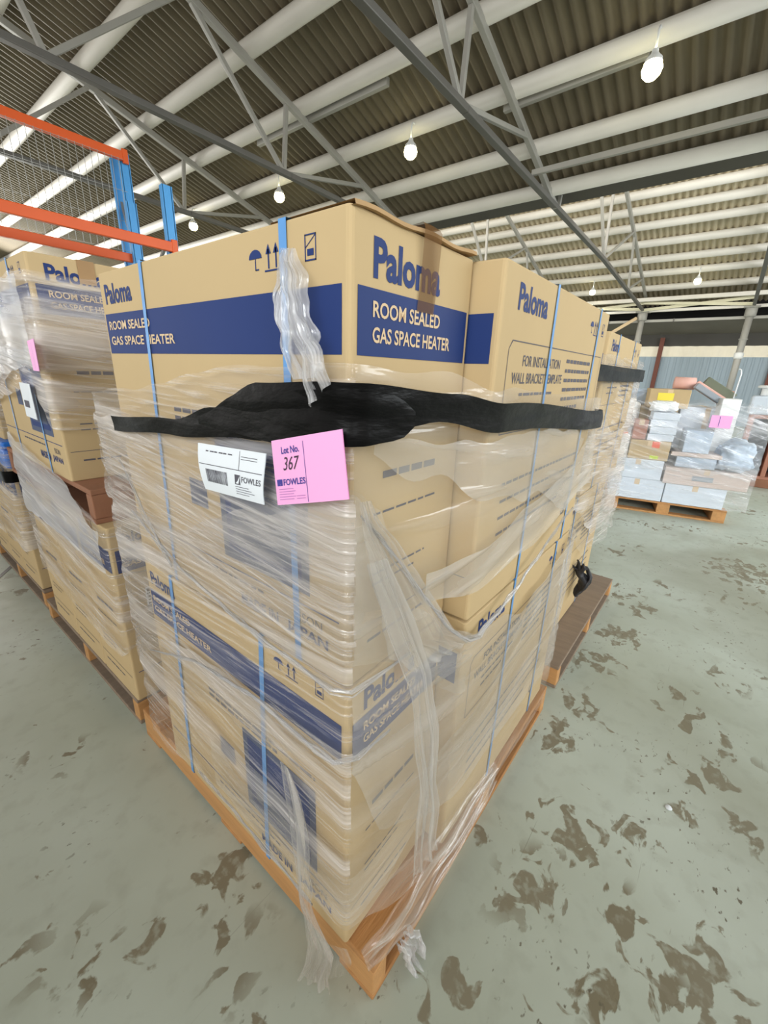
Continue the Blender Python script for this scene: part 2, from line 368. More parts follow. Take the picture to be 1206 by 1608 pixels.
# longitudinal bars
def bar(name, label, cat, p, q, wd, ht, m, group=None):
    b = MB(); b.beam(p, q, wd, ht, m); o = b.build(name); return tag(o, label, cat, group)
bar('conduit_rail', 'slim grey rail hanging below the roof just above the gutter', 'rail', (7.1, 3.0, 4.24), (7.1, -7, 4.24), .06, .07, 'steel')
bar('conduit_rail', 'slim grey rail in front of the trusses, topmost in the photo', 'rail', (6.3, 3.15, 4.72), (6.3, 1.5, 4.76), .07, .09, 'steel')
bar('conduit_rail', 'grey channel running left of the truss above the lit lamps', 'rail', (5.4, 7.2, 5.0), (5.4, 4.4, 5.0), .07, .1, 'steel')
bar('eave_tube', 'white tube along the eaves above the bracing', 'roof beam', (17.6, 28, 3.97), (17.6, -7, 3.97), .12, .12, 'purlin')
bar('eave_tube', 'lower white tube along the eaves joining the column heads', 'roof beam', (17.9, 28, 3.66), (17.9, -7, 3.66), .09, .09, 'purlin')
M['brace'] = mat('cream_bracing', (222, 218, 190), .5)
for i, y in enumerate((.02, 2.97)):
    w_ = ('between the two columns', 'left of the near column')[i]
    bar('cross_brace', 'cream flat brace %s, rising to the left' % w_, 'brace', (17.75, y, 3.70), (17.75, y+2.95, 3.9), .03, .09, 'brace', 'eaves bracing')
    bar('cross_brace', 'cream flat brace %s, rising to the right' % w_, 'brace', (17.80, y, 3.9), (17.80, y+2.95, 3.68), .03, .09, 'brace', 'eaves bracing')
def column(Y, label):
    t = thing('building_column', label, 'column', (18, Y, 0))
    b = MB(); b.tube([(0, 0, 0), (0, 0, 3.6)], .095, 'steel', 16); b.build('shaft', t)
    b = MB(); b.lathe([(.11, 3.36), (.15, 3.40), (.15, 3.62), (.10, 3.66)], 'steel'); b.box(-.2, -.2, 3.62, .2, .2, 3.66, 'steel', .01); b.build('column_head', t)
    b = MB(); b.lathe([(.097, 2.15), (.125, 2.17), (.125, 2.32), (.097, 2.34)], 'offwhite'); b.lathe([(.097, 2.7), (.115, 2.71), (.115, 2.74), (.097, 2.75)], 'steel'); b.build('pipe_collar', t)
    return t
column(2.97, 'grey tubular column nearest the stacked cartons, with a diagonal strut')
column(.05, 'grey tubular column behind the mixed goods pallet')
bar('diagonal_strut', 'pale timber-coloured strut slanting from the near column head', 'brace', (17.88, 3.12, 3.45), (17.4, 4.05, 2.75), .12, .1, 'kraft_inv')
for i, y in enumerate((2.35, -.9, 6.0)):
    b = MB(); b.box(0, -.07, 0, .1, .07, 2.9, 'rust'); b.box(.03, -.03, 0, .08, .03, 2.9, 'rust'); o = b.build('wall_post', loc=(19.15, y, 0))
    tag(o, ('dark red post on the grey wall left of the right column', 'dark red wall post at the right edge of the photo', 'dark red wall post behind the cartons')[i], 'post', 'red oxide wall posts')

def lamp(x, y, z, label, first=[None]):
    if first[0] is None:
        t = thing('high_bay_lamp', label, 'ceiling lamp', (x, y, z), group='high bay lamps')
        b = MB(); b.lathe([(.085, .0), (.08, .03), (.05, .06), (.035, .08), (.03, .11)], 'offwhite', cap=False); b.build('lamp_shade', t)
        b = MB(); b.lathe([(.0, .03), (.05, .025), (.085, -.01), (.098, -.05), (.085, -.095), (.05, -.13), (.0, -.14)], 'lamp'); b.build('bulb', t)
        b = MB(); b.tube([(0, 0, .1), (0, 0, .26), (.02, 0, .30), (.08, 0, .31), (.12, 0, .285)], .012, 'offwhite'); b.build('hook', t)
        first[0] = t
    else:
        t = copy_tree(first[0]); t.location = (x, y, z); t['label'] = label
    l = bpy.data.lights.new('lamp_light', 'SPOT'); l.energy = 60; l.spot_size = 2.6; l.shadow_soft_size = .12; l.color = (1, .97, .85)
    o = bpy.data.objects.new('lamp_light', l); C.objects.link(o); o.location = (x, y, z-.08)
lamp(6.0, 1.377, 4.50, 'lit high bay lamp on a white hook, largest, at the upper right')
lamp(6.0, 4.43, 4.50, 'lit high bay lamp between the two roof trusses, above the main stack')
lamp(6.0, 7.45, 4.50, 'lit high bay lamp just above the top edge of the main stack')
lamp(6.0, 10.6, 4.50, 'small lit lamp beside the blue rack upright')
lamp(16.3, 1.46, 4.24, 'distant lit lamp between the two columns')
lamp(16.76, 4.42, 4.24, 'distant lit lamp left of the near column')

# ------------------------------------------------------------------ pallet racking
def rack_frame(parent, X, Y, depth, top):
    for y in (Y, Y+depth):
        b = MB()
        b.box(X-.055, y-.035, 0, X+.055, y-.028, top, 'rackblue'); b.box(X-.045, y-.035, 0, X-.038, y+.035, top, 'rackblue'); b.box(X+.038, y-.035, 0, X+.045, y+.035, top, 'rackblue')
        b.box(X-.03, y-.02, 0, X+.03, y+.02, top, 'rackblue', .004); b.box(X-.07, y-.06, 0, X+.07, y+.06, .01, 'rackblue'); b.build('upright', parent)
    b = MB(); z = .3; s = 1
    while z+.6 < top:
        a, c = (Y, Y+depth) if s > 0 else (Y+depth, Y)
        b.beam((X, a, z), (X, c, z+.6), .03, .03, 'wire'); z += .6; s = -s
    b.build('frame_bracing', parent)
def rack_beam(parent, X0, X1, Y, z):
    b = MB(); b.box(X0, Y-.025, z-.046, X1, Y+.025, z+.046, 'orange', .006)
    for x in (X0, X1): b.box(x-.03, Y-.03, z-.07, x+.03, Y+.0, z+.07, 'orange', .004)
    b.build('beam', parent)
t = thing('pallet_rack', 'nearer pallet rack with blue uprights and two orange beams', 'racking', (0, 0, 0))
for X in (2.56, -.14): rack_frame(t, X, 5.0, .84, 3.13)
for Y in (5.0-.05, 5.84+.05):
    rack_beam(t, -.14, 2.56, Y, 2.57); rack_beam(t, -.14, 2.56, Y, 1.3)
t = thing('pallet_rack', 'taller rack behind with a top orange beam and wire mesh backing', 'racking', (0, 0, 0))
for X in (2.66, -.04): rack_frame(t, X, 6.1, .22, 3.68)
rack_beam(t, -.04, 2.66, 6.05, 3.64); rack_beam(t, -.04, 2.66, 6.05, 2.6); 
b = MB()
x = 0.05
while x < 2.62: b.box(x-.002, 6.0, 2.66, x+.002, 6.004, 3.6, 'wire'); x += .07
z = 2.66
while z < 3.62: b.box(.0, 5.998, z-.0015, 2.62, 6.002, z+.0015, 'wire'); z += .31
b.build('mesh_panel', t)

# ------------------------------------------------------------------ pallets
def pallet(label, loc, rotz=0, L=1.17, Wd=1.17, mt=('timber', 'timber_y'), name='timber_pallet', group=None, hh=.125):
    t = thing(name, label, 'pallet', loc, rotz, group)
    db = MB(); db.box(0, 0, 0, .14, Wd, .02, mt[1], .003); dm = db.mesh('deck_board')
    for k in range(6):
        o = bpy.data.objects.new('deck_board', dm); C.objects.link(o); o.parent = t; o.location = (k*(L-.14)/5, 0, hh-.02)
    bb = MB(); bb.box(0, 0, .018, L, .05, hh-.02, mt[0], .004); bm_ = bb.mesh('bearer')
    for k in range(3):
        o = bpy.data.objects.new('bearer', bm_); C.objects.link(o); o.parent = t; o.location = (0, k*(Wd-.05)/2, 0)
    bo = MB(); bo.box(0, 0, 0, .11, Wd, .018, mt[1], .003); bom = bo.mesh('bottom_board')
    for k in range(3):
        o = bpy.data.objects.new('bottom_board', bom); C.objects.link(o); o.parent = t; o.location = (k*(L-.11)/2, 0, 0)
    return t

# ------------------------------------------------------------------ cartons
CL, CW, CH = .812, .326, .73
def carton_mesh():
    b = MB(); hw, hl = CW/2, CL/2
    bm = bmesh.new(); bmesh.ops.create_cube(bm, size=1)
    bmesh.ops.scale(bm, vec=(CW, CL, CH), verts=bm.verts); bmesh.ops.translate(bm, vec=(0, 0, CH/2), verts=bm.verts)
    ve = [e for e in bm.edges if abs(e.verts[0].co.z-e.verts[1].co.z) > .1]
    bmesh.ops.bevel(bm, geom=ve, offset=.008, segments=3, profile=.5, affect='EDGES')
    he = [e for e in bm.edges if abs(e.verts[0].co.z-e.verts[1].co.z) < .01 and len(e.link_faces) == 2 and any(abs(f.normal.z) > .9 for f in e.link_faces)]
    bmesh.ops.bevel(bm, geom=he, offset=.004, segments=2, profile=.5, affect='EDGES')
    bm.verts.index_update(); b.add([v.co[:] for v in bm.verts], [[v.index for v in f.verts] for f in bm.faces], 'kraft'); bm.free()
    E0 = .0008
    def mp(face, e):
        return {'-X': lambda u, v: (-hw-e, hl-u, v), '+X': lambda u, v: (hw+e, -hl+u, v), '-Y': lambda u, v: (-hw+u, -hl-e, v), '+Y': lambda u, v: (hw-u, hl+e, v)}[face]
    def rect(face, u0, v0, u1, v1, m, e=E0):
        g = mp(face, e); b.add([g(u0, v0), g(u1, v0), g(u1, v1), g(u0, v1)], [(0, 1, 2, 3)], m)
    def poly(face, pts, m, e=E0):
        g = mp(face, e); b.add([g(*p) for p in pts], [list(range(len(pts)))], m)
    def text(face, s, u0, v0, wd, ht, m='navy', e=E0, bold=0., shear=0.):
        vs, fs = text_poly(s, bold, shear); xs = [v[0] for v in vs]; ys = [v[1] for v in vs]
        sx = wd/(max(xs)-min(xs)); sy = ht/(max(ys)-min(ys)); g = mp(face, e)
        b.add([g(u0+(x-min(xs))*sx, v0+(y-min(ys))*sy) for x, y in vs], fs, m)
    def icons(face, u, v, s=.03):
        # umbrella with drops, two up arrows, do-not-stack block
        n = 8; pts = [(u+s*.5+s*.5*math.cos(PI*k/n), v+s*.5+s*.38*math.sin(PI*k/n)) for k in range(n+1)]; poly(face, pts, 'navy')
        rect(face, u+s*.47, v, u+s*.53, v+s*.5, 'navy'); rect(face, u+s*.47, v, u+s*.75, v+s*.06, 'navy')
        for k in (0, .55):
            x = u+s*(1.5+k); rect(face, x-s*.05, v, x+s*.05, v+s*.8, 'navy'); poly(face, [(x-s*.2, v+s*.6), (x+s*.2, v+s*.6), (x, v+s)], 'navy')
        rect(face, u+s*1.2, v-s*.12, u+s*2.4, v-s*.05, 'navy')
        x = u+s*4; rect(face, x, v, x+s*.7, v+s*.06, 'navy'); rect(face, x, v, x+s*.05, v+s, 'navy'); rect(face, x+s*.65, v, x+s*.7, v+s, 'navy'); rect(face, x, v+s*.95, x+s*.7, v+s, 'navy')
        rect(face, x+s*.15, v+s*.2, x+s*.55, v+s*.45, 'navy'); poly(face, [(x, v+s*.5), (x+s*.06, v+s*.5), (x+s*.7, v+s*.95), (x+s*.64, v+s*.95)], 'navy')
    def lines(face, u, v, wd, n, gap, m='ink', h=.006, seed=0):
        R = random.Random(seed)
        for k in range(n):
            x = u
            while x < u+wd*(1 if k < n-1 else .7):
                l = R.uniform(.012, .04); rect(face, x, v-k*gap, min(x+l, u+wd), v-k*gap+h, m); x += l+.006
    # long printed face
    rect('-X', .014, .555, CL-.014, .642, 'navy')
    text('-X', 'Paloma', .03, .662, .14, .042, bold=.03)
    text('-X', 'ROOM SEALED', .03, .607, .21, .019, 'kraft_inv', E0*2, .02); text('-X', 'GAS SPACE HEATER', .03, .574, .31, .019, 'kraft_inv', E0*2, .02)
    icons('-X', .60, .674, .032)
    rect('-X', .45, .15, .72, .41, 'navy2'); rect('-X', .47, .17, .70, .39, 'navy', E0*1.5); rect('-X', .49, .19, .68, .30, 'navy2', E0*2); rect('-X', .33, .24, .40, .30, 'navy2')
    rect('-X', .02, .125, CL-.02, .128, 'navy'); lines('-X', .30, .102, .40, 1, .02, seed=3); lines('-X', .30, .44, .42, 2, .018, seed=5, h=.009)
    text('-X', 'MADE IN', .50, .05, .125, .028, bold=.03); text('-X', 'JAPAN', .65, .05, .115, .028, bold=.03); text('-X', 'ISON', .69, .088, .06, .02, 'ink')
    # long information face
    text('+X', 'Paloma', .07, .655, .165, .048, bold=.03); icons('+X', .60, .66, .035)
    R_ = .03; pts = [(.05, .42), (.05, .60)]
    for (x0, y0, x1, y1) in ((.05, .42, .052, .585), (.065, .60, CL-.03, .602), (CL-.032, .42, CL-.03, .60), (.05, .418, CL-.03, .42)): rect('+X', x0, y0, x1, y1, 'ink')
    poly('+X', [(.05, .585), (.052, .585), (.067, .60), (.065, .602)], 'ink')
    text('+X', 'FOR INSTALLATION', .13, .555, .25, .022, 'ink', bold=.01); text('+X', 'WALL BRACKET TEMPLATE', .08, .52, .33, .022, 'ink', bold=.01)
    lines('+X', .13, .495, .27, 1, .02, seed=8); lines('+X', .13, .47, .18, 1, .02, seed=9)
    lines('+X', .43, .572, .24, 6, .024, seed=10, h=.009); lines('+X', .1, .3, .6, 4, .04, seed=13, h=.007)
    text('+X', 'UP', .63, .10, .05, .04, 'ink', bold=.02)
    # short faces
    for f_ in ('-Y', '+Y'):
        rect(f_, .014, .555, CW-.014, .642, 'navy')
        text(f_, 'Paloma', .045, .654, .17, .05, bold=.035)
        text(f_, 'ROOM SEALED', .045, .606, .175, .021, 'kraft_inv', E0*2, .02); text(f_, 'GAS SPACE HEATER', .045, .573, .212, .021, 'kraft_inv', E0*2, .02)
        lines(f_, .08, .37, .18, 1, .02, seed=20, h=.012); lines(f_, .06, .31, .22, 1, .02, seed=21, h=.004); lines(f_, .06, .20, .16, 2, .02, seed=22, h=.004); rect(f_, .015, .105, CW-.015, .107, 'ink'); lines(f_, .05, .07, .22, 1, .02, seed=23, h=.006)
    # lid flaps meeting along the top, with a dark seam
    b.box(-.002, -hl+.005, CH-.001, .002, hl-.005, CH+.0006, 'kraft_edge')
    return b
carton_proto_mesh = carton_mesh().mesh('body')
def strap_mesh(z0, z1, cw, ch, w_=.013, lean=0.):
    b = MB(); e = .0022; hw = cw/2+e
    n = 12
    def run(p, q, nx):
        vs = []; fs = []
        for i in range(n+1):
            t_ = i/n; c = Vector(p).lerp(Vector(q), t_); bow = math.sin(t_*PI)*.0015
            for s in (-w_/2, w_/2): vs.append((c.x+nx[0]*bow, c.y+s+lean*(c.z/ch-1), c.z+nx[2]*bow))
        for i in range(n): fs.append((2*i, 2*i+1, 2*i+3, 2*i+2))
        b.add(vs, fs, 'strap')
    run((-hw, 0, 0), (-hw, 0, ch+e), (-1, 0, 0)); run((hw, 0, ch+e), (hw, 0, 0), (1, 0, 0)); run((-hw, 0, ch+e), (hw, 0, ch+e), (0, 0, 1)); run((hw, 0, .0005), (-hw, 0, .0005), (0, 0, 1))
    return b.mesh('strap')
SM = strap_mesh(0, 0, CW, CH); SM2 = strap_mesh(0, 0, CW, CH, .016, -.04)
tb = MB(); tb.box(-.025, -CL/2-.001, CH+.0007, .025, CL/2+.001, CH+.0015, 'tape'); tb.box(-.025, -CL/2-.0022, CH-.07, .025, -CL/2-.0012, CH+.001, 'tape'); tb.box(-.025, CL/2+.0012, CH-.07, .025, CL/2+.0022, CH+.001, 'tape')
TM = tb.mesh('packing_tape')
def carton(label, cx, cy, z, rot=0, group='heater cartons', straps=((-.2, SM), (.2, SM))):
    t = thing('carton', label, 'cardboard box', (cx, cy, z), rot, group)
    for nm, me in (('body', carton_proto_mesh), ('packing_tape', TM)):
        o = bpy.data.objects.new(nm, me); C.objects.link(o); o.parent = t
    for y, me in straps:
        o = bpy.data.objects.new('strap', me); C.objects.link(o); o.parent = t; o.location = (0, y, 0)
    return t
def glassy(m, f):
    nt = m.node_tree; p = nt.nodes['Principled BSDF']; tr = nt.nodes.new('ShaderNodeBsdfTransparent'); mx = nt.nodes.new('ShaderNodeMixShader')
    mx.inputs[0].default_value = f; nt.links.new(tr.outputs[0], mx.inputs[1]); nt.links.new(p.outputs[0], mx.inputs[2]); nt.links.new(mx.outputs[0], nt.nodes['Material Output'].inputs[0])
M['tape_clear'] = mat('translucent_brown_tape', (118, 84, 46), .55, spec=.12); glassy(M['tape_clear'], .55)
R90 = PI/2
# stack A : the main load
pallet('orange timber pallet under the main wrapped stack, corner nearest the camera', (.45, 1.51, 0), -PI/2, group='timber pallets', L=1.175, Wd=1.175)
z1, z2 = .13, .865
gA = 'heater cartons on the main pallet'
c1x, c1y = .439+CW/2, .411+CL/2
A1 = carton('big kraft carton at the top near corner, navy stripe on both faces', c1x, c1y, z2, 0, gA, ((-.278, strap_mesh(0, 0, CW, CH, .017, .0)), (.175, strap_mesh(0, 0, CW, CH, .013, -.03))))
carton('kraft carton directly under the top corner one, MADE IN JAPAN print through film', c1x, c1y, z1, 0, gA, ((-.155, SM2), (.245, SM2)))
c2x, c2y = .772+CL/2, .352+CW/2
carton('top kraft carton right of the corner one, wall bracket text and two blue straps', c2x, c2y, z2, -R90, gA, ((-.12, SM), (.285, SM)))
carton('bottom-layer carton under the one with wall bracket text', .770+CL/2, c2y, z1, -R90, gA, ((-.12, SM), (.25, SM)))
for k in range(2):
    for z, n in ((z1, 'bottom layer'), (z2, 'top layer')):
        carton('kraft carton in the %s, %s row behind the wall bracket carton' % (n, ORD[k+1]), c2x, .352+CW*(1.5+k)+.004*(k+1), z, R90, gA)
for ch in list(A1.children):
    if ch.name.startswith('packing_tape'): bpy.data.objects.remove(ch)
# lifted lid flap and tape at the top of the near carton
b = MB()
vs = []; n = 16
for i in range(n+1):
    x = -.16+.32*i/n; h = .003+.005*math.sin(i*.9)*.4+.007*(i/n)
    vs += [(x, -CL/2+.16, CH+.002), (x, -CL/2-.004, CH+h), (x, -CL/2-.006, CH+h-.006), (x, -CL/2+.16, CH+.0005)]
fs = []
for i in range(n):
    for k in range(4): fs.append((4*i+k, 4*i+(k+1) % 4, 4*i+4+(k+1) % 4, 4*i+4+k))
b.add(vs, fs, 'kraft_edge'); o = b.build('lid_flap', A1); o['label'] = 'worn lid flap lifted along the top edge'
b = MB(); vs = []; pr = [(.10, 0, .012), (.0, -CL/2+.0, .020), (.0, -CL/2-.012, .010), (0, -CL/2-.006, -.02), (0, -CL/2-.003, -.105)]
pr = [(-CL/2+.12, .006), (-CL/2-.002, .016), (-CL/2-.010, .008), (-CL/2-.008, -.02), (-CL/2-.003, -.06), (-CL/2-.002, -.105)]
for i, (y, z) in enumerate(pr):
    wv = .003*math.sin(i*2); vs += [(-.012+wv, y, CH+z), (.012+wv, y, CH+z+.001), (.036+wv, y, CH+z)]
b.add(vs, [(3*i+k, 3*i+k+1, 3*i+k+4, 3*i+k+3) for i in range(len(pr)-1) for k in (0, 1)], 'tape_clear', smooth=True)
o = b.build('packing_tape', A1); o['label'] = 'glossy brown tape folded over the top edge'

# stack B behind on the left: two layers with a pallet between
gB = 'heater cartons on the left rear pallet'
pallet('timber pallet under the left rear stack', (.455, 1.575, 0), mt=('timber', 'timber_old'), L=1.17, Wd=1.17, group='timber pallets')
carton('lower carton of the left stack beside the main stack, white label on its side', .455+CL/2, 1.556+CW/2, z1, R90, gB)
carton('lower-layer carton of the left stack, second from its near corner', .455+CL/2, 1.556+CW*1.5+.005, z1, R90, gB)
carton('lower-layer carton of the left stack, third from its near corner', .455+CL/2, 1.556+CW*2.5+.01, z1, R90, gB)
b = MB(); b.box(.545, 1.5535, .50, .60, 1.5548, .60, 'paper')
for k in range(5): b.box(.55, 1.5525, .515+.014*k, .592, 1.5535, .521+.014*k, 'ink')
b.box(.55, 1.5525, .582, .575, 1.5535, .594, 'ink')
tag(b.build('shipping_label'), 'small white address label on the lower left carton beside the main stack', 'label')
pallet('reddish timber pallet between the two layers of the left rear stack', (.45, 1.62, z1+CH), mt=('timber_red', 'timber_red'), group='timber pallets', L=1.17, Wd=1.12)
carton('upper carton of the left stack with bare lower half facing the camera', .445+CW/2, 1.78+CL/2, z1+CH+.125, 0, gB)
carton('upper carton of the left stack, right of the bare-faced one', .445+CW*1.5+.006, 1.78+CL/2, z1+CH+.125, 0, gB)
# stack B2 farther left
gB2 = 'heater cartons on the far left pallet'
pallet('timber pallet under the stack at the left edge of the photo', (.47, 2.86, 0), mt=('timber', 'timber_old'), group='timber pallets')
for k in range(3): carton('lower carton of the stack at the left edge, %s from its near corner' % ORD[k], .47+CL/2, 2.87+CW*(k+.5)+.004*k, z1, R90, gB2)
t = thing('plastic_pallet', 'bright blue plastic pallet on the wrapped stack at the left edge', 'pallet', (.44, 2.78, z1+CH+.002))
b = MB(); b.box(0, 0, .10, 1.15, 1.15, .14, 'plastic_blue', .01); b.build('deck', t)
for i in range(3):
    for k in range(3): b = MB(); b.box(i*.5, k*.5, 0, i*.5+.15, k*.5+.15, .10, 'plastic_blue', .012); b.build('foot', t)
for k in range(2): carton('upper carton standing on the blue pallet, %s from the near end' % ORD[k], .47+CL/2, 2.87+CW*(k+.5)+.004*k, z1+CH+.142, R90, gB2)
pallet('timber pallet farthest down the left-hand row', (.5, 4.15, 0), group='timber pallets')
for k in range(2): carton('carton on the farthest pallet of the left row, %s from its near corner' % ORD[k], .5+CL/2, 4.16+CW*(k+.5)+.004*k, z1, R90, 'cartons on the farthest left pallet')

# stack C behind on the right
gC = 'heater cartons on the right rear pallet'
pallet('weathered pallet sticking out under the stack behind the main one', (1.79, 1.505, 0), -PI/2, mt=('timber', 'timber_old'), group='timber pallets', L=1.17, Wd=1.17)
carton('upper carton of the rear right stack, its pale short end showing', 2.10+CL/2, .452+CW/2, z2, -R90, gC)
carton('lower carton of the rear right stack, above the weathered pallet', 1.86+CL/2, .452+CW/2, z1, -R90, gC)
carton('upper carton in the second row of the rear right stack', 2.05+CL/2, .456+CW*1.5, z2, -R90, gC)
carton('lower carton in the second row of the rear right stack', 1.86+CL/2, .456+CW*1.5, z1, -R90, gC)
b = MB(); b.box(1.93, .4475, .42, 2.02, .4488, .56, 'paper')
for k in range(5): b.box(1.94, .4465, .44+.018*k, 2.01, .4475, .446+.018*k, 'ink')
tag(b.build('shipping_label'), 'white paper label low on the rear right stack', 'label')

# ------------------------------------------------------------------ stretch film
def loop_sampler(pts, r=.014, step=.02):
    # closed polyline with rounded corners -> list of (s, pos, normal)
    P = [Vector(p) for p in pts]; out = []; n = len(P); path = []
    for i in range(n):
        a, p, c = P[i-1], P[i], P[(i+1) % n]
        d0 = (p-a).normalized(); d1 = (c-p).normalized()
        ang = d0.angle(d1)
        if ang < .05: path.append(p); continue
        for k in range(5):
            t_ = k/4; q0 = p-d0*r; q1 = p+d1*r
            path.append((q0*(1-t_)**2 + p*2*t_*(1-t_) + q1*t_**2))
    path.append(path[0]); s = 0; res = []
    for i in range(len(path)-1):
        a, c = path[i], path[i+1]; L = (c-a).length
        if L < 1e-6: continue
        m_ = max(1, int(L/step)); d = (c-a)/L; nr = Vector((d.y, -d.x))
        for k in range(m_): res.append((s+L*k/m_, a+d*(L*k/m_), nr))
        s += L
    res.append((s, path[-1], res[-1][2])); return res, s
def interp(tab, s):
    if s <= tab[0][0]: return tab[0][1]
    for (a, x), (b_, y) in zip(tab, tab[1:]):
        if s <= b_: t_ = (s-a)/(b_-a); t_ = t_*t_*(3-2*t_); return x+(y-x)*t_
    return tab[-1][1]
def film(name, loop, s0, s1, top, bot, parent, mt='film', soft=None, off=0., amp=.006, shear=0., seed=0, dz=.02, label=None, edge=.0):
    res, S = loop; rows = [r for r in res if s0 <= r[0] <= s1]
    hmax = max(interp(top, r[0])-interp(bot, r[0]) for r in rows); nz = max(3, int(hmax/dz))
    b = MB(); groups = {}
    vs = []; uvs = []
    for i, (s, p, nr) in enumerate(rows):
        zt, zb = interp(top, s), interp(bot, s)
        zt += edge*noise.noise((s*9, seed, 1)); zb += edge*noise.noise((s*9, seed, 5))
        for k in range(nz+1):
            z = zb+(zt-zb)*k/nz
            d = off + amp*(noise.noise((s*2.2+seed, z*26+shear*s*26, seed*3.1))*.6+abs(noise.noise((s*4.+seed*2, z*7, seed)))*.9)
            q = p+nr*d; vs.append((q.x, q.y, z)); uvs.append((s+seed*3.3, z+shear*s+seed))
    k = len(b.v)
    f1 = []; f2 = []
    for i in range(len(rows)-1):
        (f2 if soft and soft[1] <= rows[i][0] < soft[2] else f1).extend([(i*(nz+1)+j, (i+1)*(nz+1)+j, (i+1)*(nz+1)+j+1, i*(nz+1)+j+1) for j in range(nz)])
    b.add(vs, f1, mt, smooth=True, uvs=uvs)
    if f2:
        ii = b.mi(soft[0])
        for f_ in f2: b.f.append(list(f_)); b.m.append(ii); b.smooth.add(len(b.f)-1)
    o = b.build(name, parent)
    if label: o['label'] = label
    return o
def rope(name, pts, r, parent, label=None, m='film_rope', jit=.004, seed=0, flat=.5):
    P = []; Rr = []
    for (a, c, ra, rb) in zip(pts, pts[1:], r, r[1:]):
        for k in range(6):
            t_ = k/6; P.append(Vector(a).lerp(Vector(c), t_)); Rr.append(ra+(rb-ra)*t_)
    P.append(Vector(pts[-1])); Rr.append(r[-1])
    b = MB()
    for q in range(3):
        pp = [p+Vector((noise.noise(p*14+Vector((q*5+seed, 0, 0))), noise.noise(p*14+Vector((0, q*5+seed, 9))), noise.noise(p*14+Vector((4, q*5, seed)))))*jit*2.2*(1+q*.4) for p in P]
        b.tube(pp, [x*(.9-.2*q)*(1+.4*noise.noise(p*25+Vector((q, 0, 0)))) for x, p in zip(Rr, P)], m, 9, flat=flat)
    o = b.build(name, parent)
    if label: o['label'] = label
    return o
def ribbon(name, L_, R_, parent, label=None, m='film_soft', pleat=.012, waves=5, seed=0, nrm=(-.7, -.7, 0)):
    nr = Vector(nrm).normalized(); nl = 30; nw = 40; b = MB(); vs = []; uvs = []
    def along(P, t_):
        x = t_*(len(P)-1); i = min(int(x), len(P)-2); return Vector(P[i]).lerp(Vector(P[i+1]), x-i)
    for i in range(nl+1):
        for k in range(nw+1):
            a, c = i/nl, k/nw; p = along(L_, a).lerp(along(R_, a), c)
            d = pleat*(math.sin(c*waves*2*PI+seed+1.5*noise.noise((a*2, c*2, seed)))*.5+noise.noise((a*3, c*waves*1.7, seed+7)))*math.sin(PI*min(1, a*6+.1)/2)
            ed = .012*noise.noise((a*7, seed, c))
            vs.append(p+nr*(d+.004)+(along(R_, a)-along(L_, a)).normalized()*ed); uvs.append((a*.5+seed, c*.30+seed))
    b.add(vs, [(i*(nw+1)+k, i*(nw+1)+k+1, (i+1)*(nw+1)+k+1, (i+1)*(nw+1)+k) for i in range(nl) for k in range(nw)], m, smooth=True, uvs=uvs)
    o = b.build(name, parent)
    if label: o['label'] = label
    return o
wrapA = thing('stretch_wrap', 'clear stretch film with a black band wound round the main pallet load', 'plastic wrap', (0, 0, 0))
LA = loop_sampler([(.427, 1.36), (.427, .399), (.765, .338), (1.592, .338), (1.592, 1.36)])
cA = .96; cB = cA+.343; cC = cB+.827; SA = LA[1]; RS = ('film_soft', cA+.01, SA)
# main upper sheet
film('film_sheet', LA, .0, SA, [(0, 1.325), (.3, 1.345), (.7, 1.40), (cA, 1.408), (cA+.2, 1.40), (cB, 1.375), (cC, 1.34), (SA, 1.325)],
     [(0, .90), (cA-.45, .86), (cA, .885), (cA+.03, 1.02), (cA+.25, .975), (cB+.25, .965), (cB+.55, 1.0), (cC, 1.02), (SA, .9)], wrapA, 'film', RS, .002, .008, .02, 1, edge=.012)
# lower sheets: several overlapping passes
film('film_sheet', LA, .0, SA, [(0, 1.0), (.3, 1.0), (cA-.2, 1.15), (cA, 1.23), (cA+.12, 1.07), (cB, .84), (cB+.35, .765), (cB+.62, .80), (cC, .86), (SA, 1.0)],
     [(0, .46), (cA-.3, .56), (cA, .70), (cA+.1, .45), (cB, .34), (cC, .30), (SA, .46)], wrapA, 'film', ('film_haze', cA+.01, SA), .006, .010, -.05, 2, edge=.015)
film('film_sheet', LA, .0, SA, [(0, .60), (cA-.4, .70), (cA, .73), (cA+.2, .70), (cB, .72), (cC, .74), (SA, .6)],
     [(0, .15), (.25, .17), (.45, .205), (cA-.12, .20), (cA, .225), (cA+.2, .13), (cB, .09), (cC, .08), (SA, .15)], wrapA, 'film', RS, .003, .010, .06, 3, edge=.015)
film('film_sheet', LA, .0, cB, [(0, 1.27), (cA-.4, 1.24), (cA, 1.235), (cA+.06, 1.20), (cA+.12, 1.0), (cB, .80)],
     [(0, 1.02), (cA-.5, .98), (cA, .93), (cA+.05, .92), (cB, .70)], wrapA, 'film', RS, .009, .012, .10, 4, edge=.02)
film('film_sheet', LA, cA-.5, cB+.5, [(cA-.5, .42), (cA, .40), (cB, .60), (cB+.5, .78)], [(cA-.5, .26), (cA, .25), (cB, .45), (cB+.5, .60)], wrapA, 'film_light', None, .012, .010, -.3, 5, edge=.02)
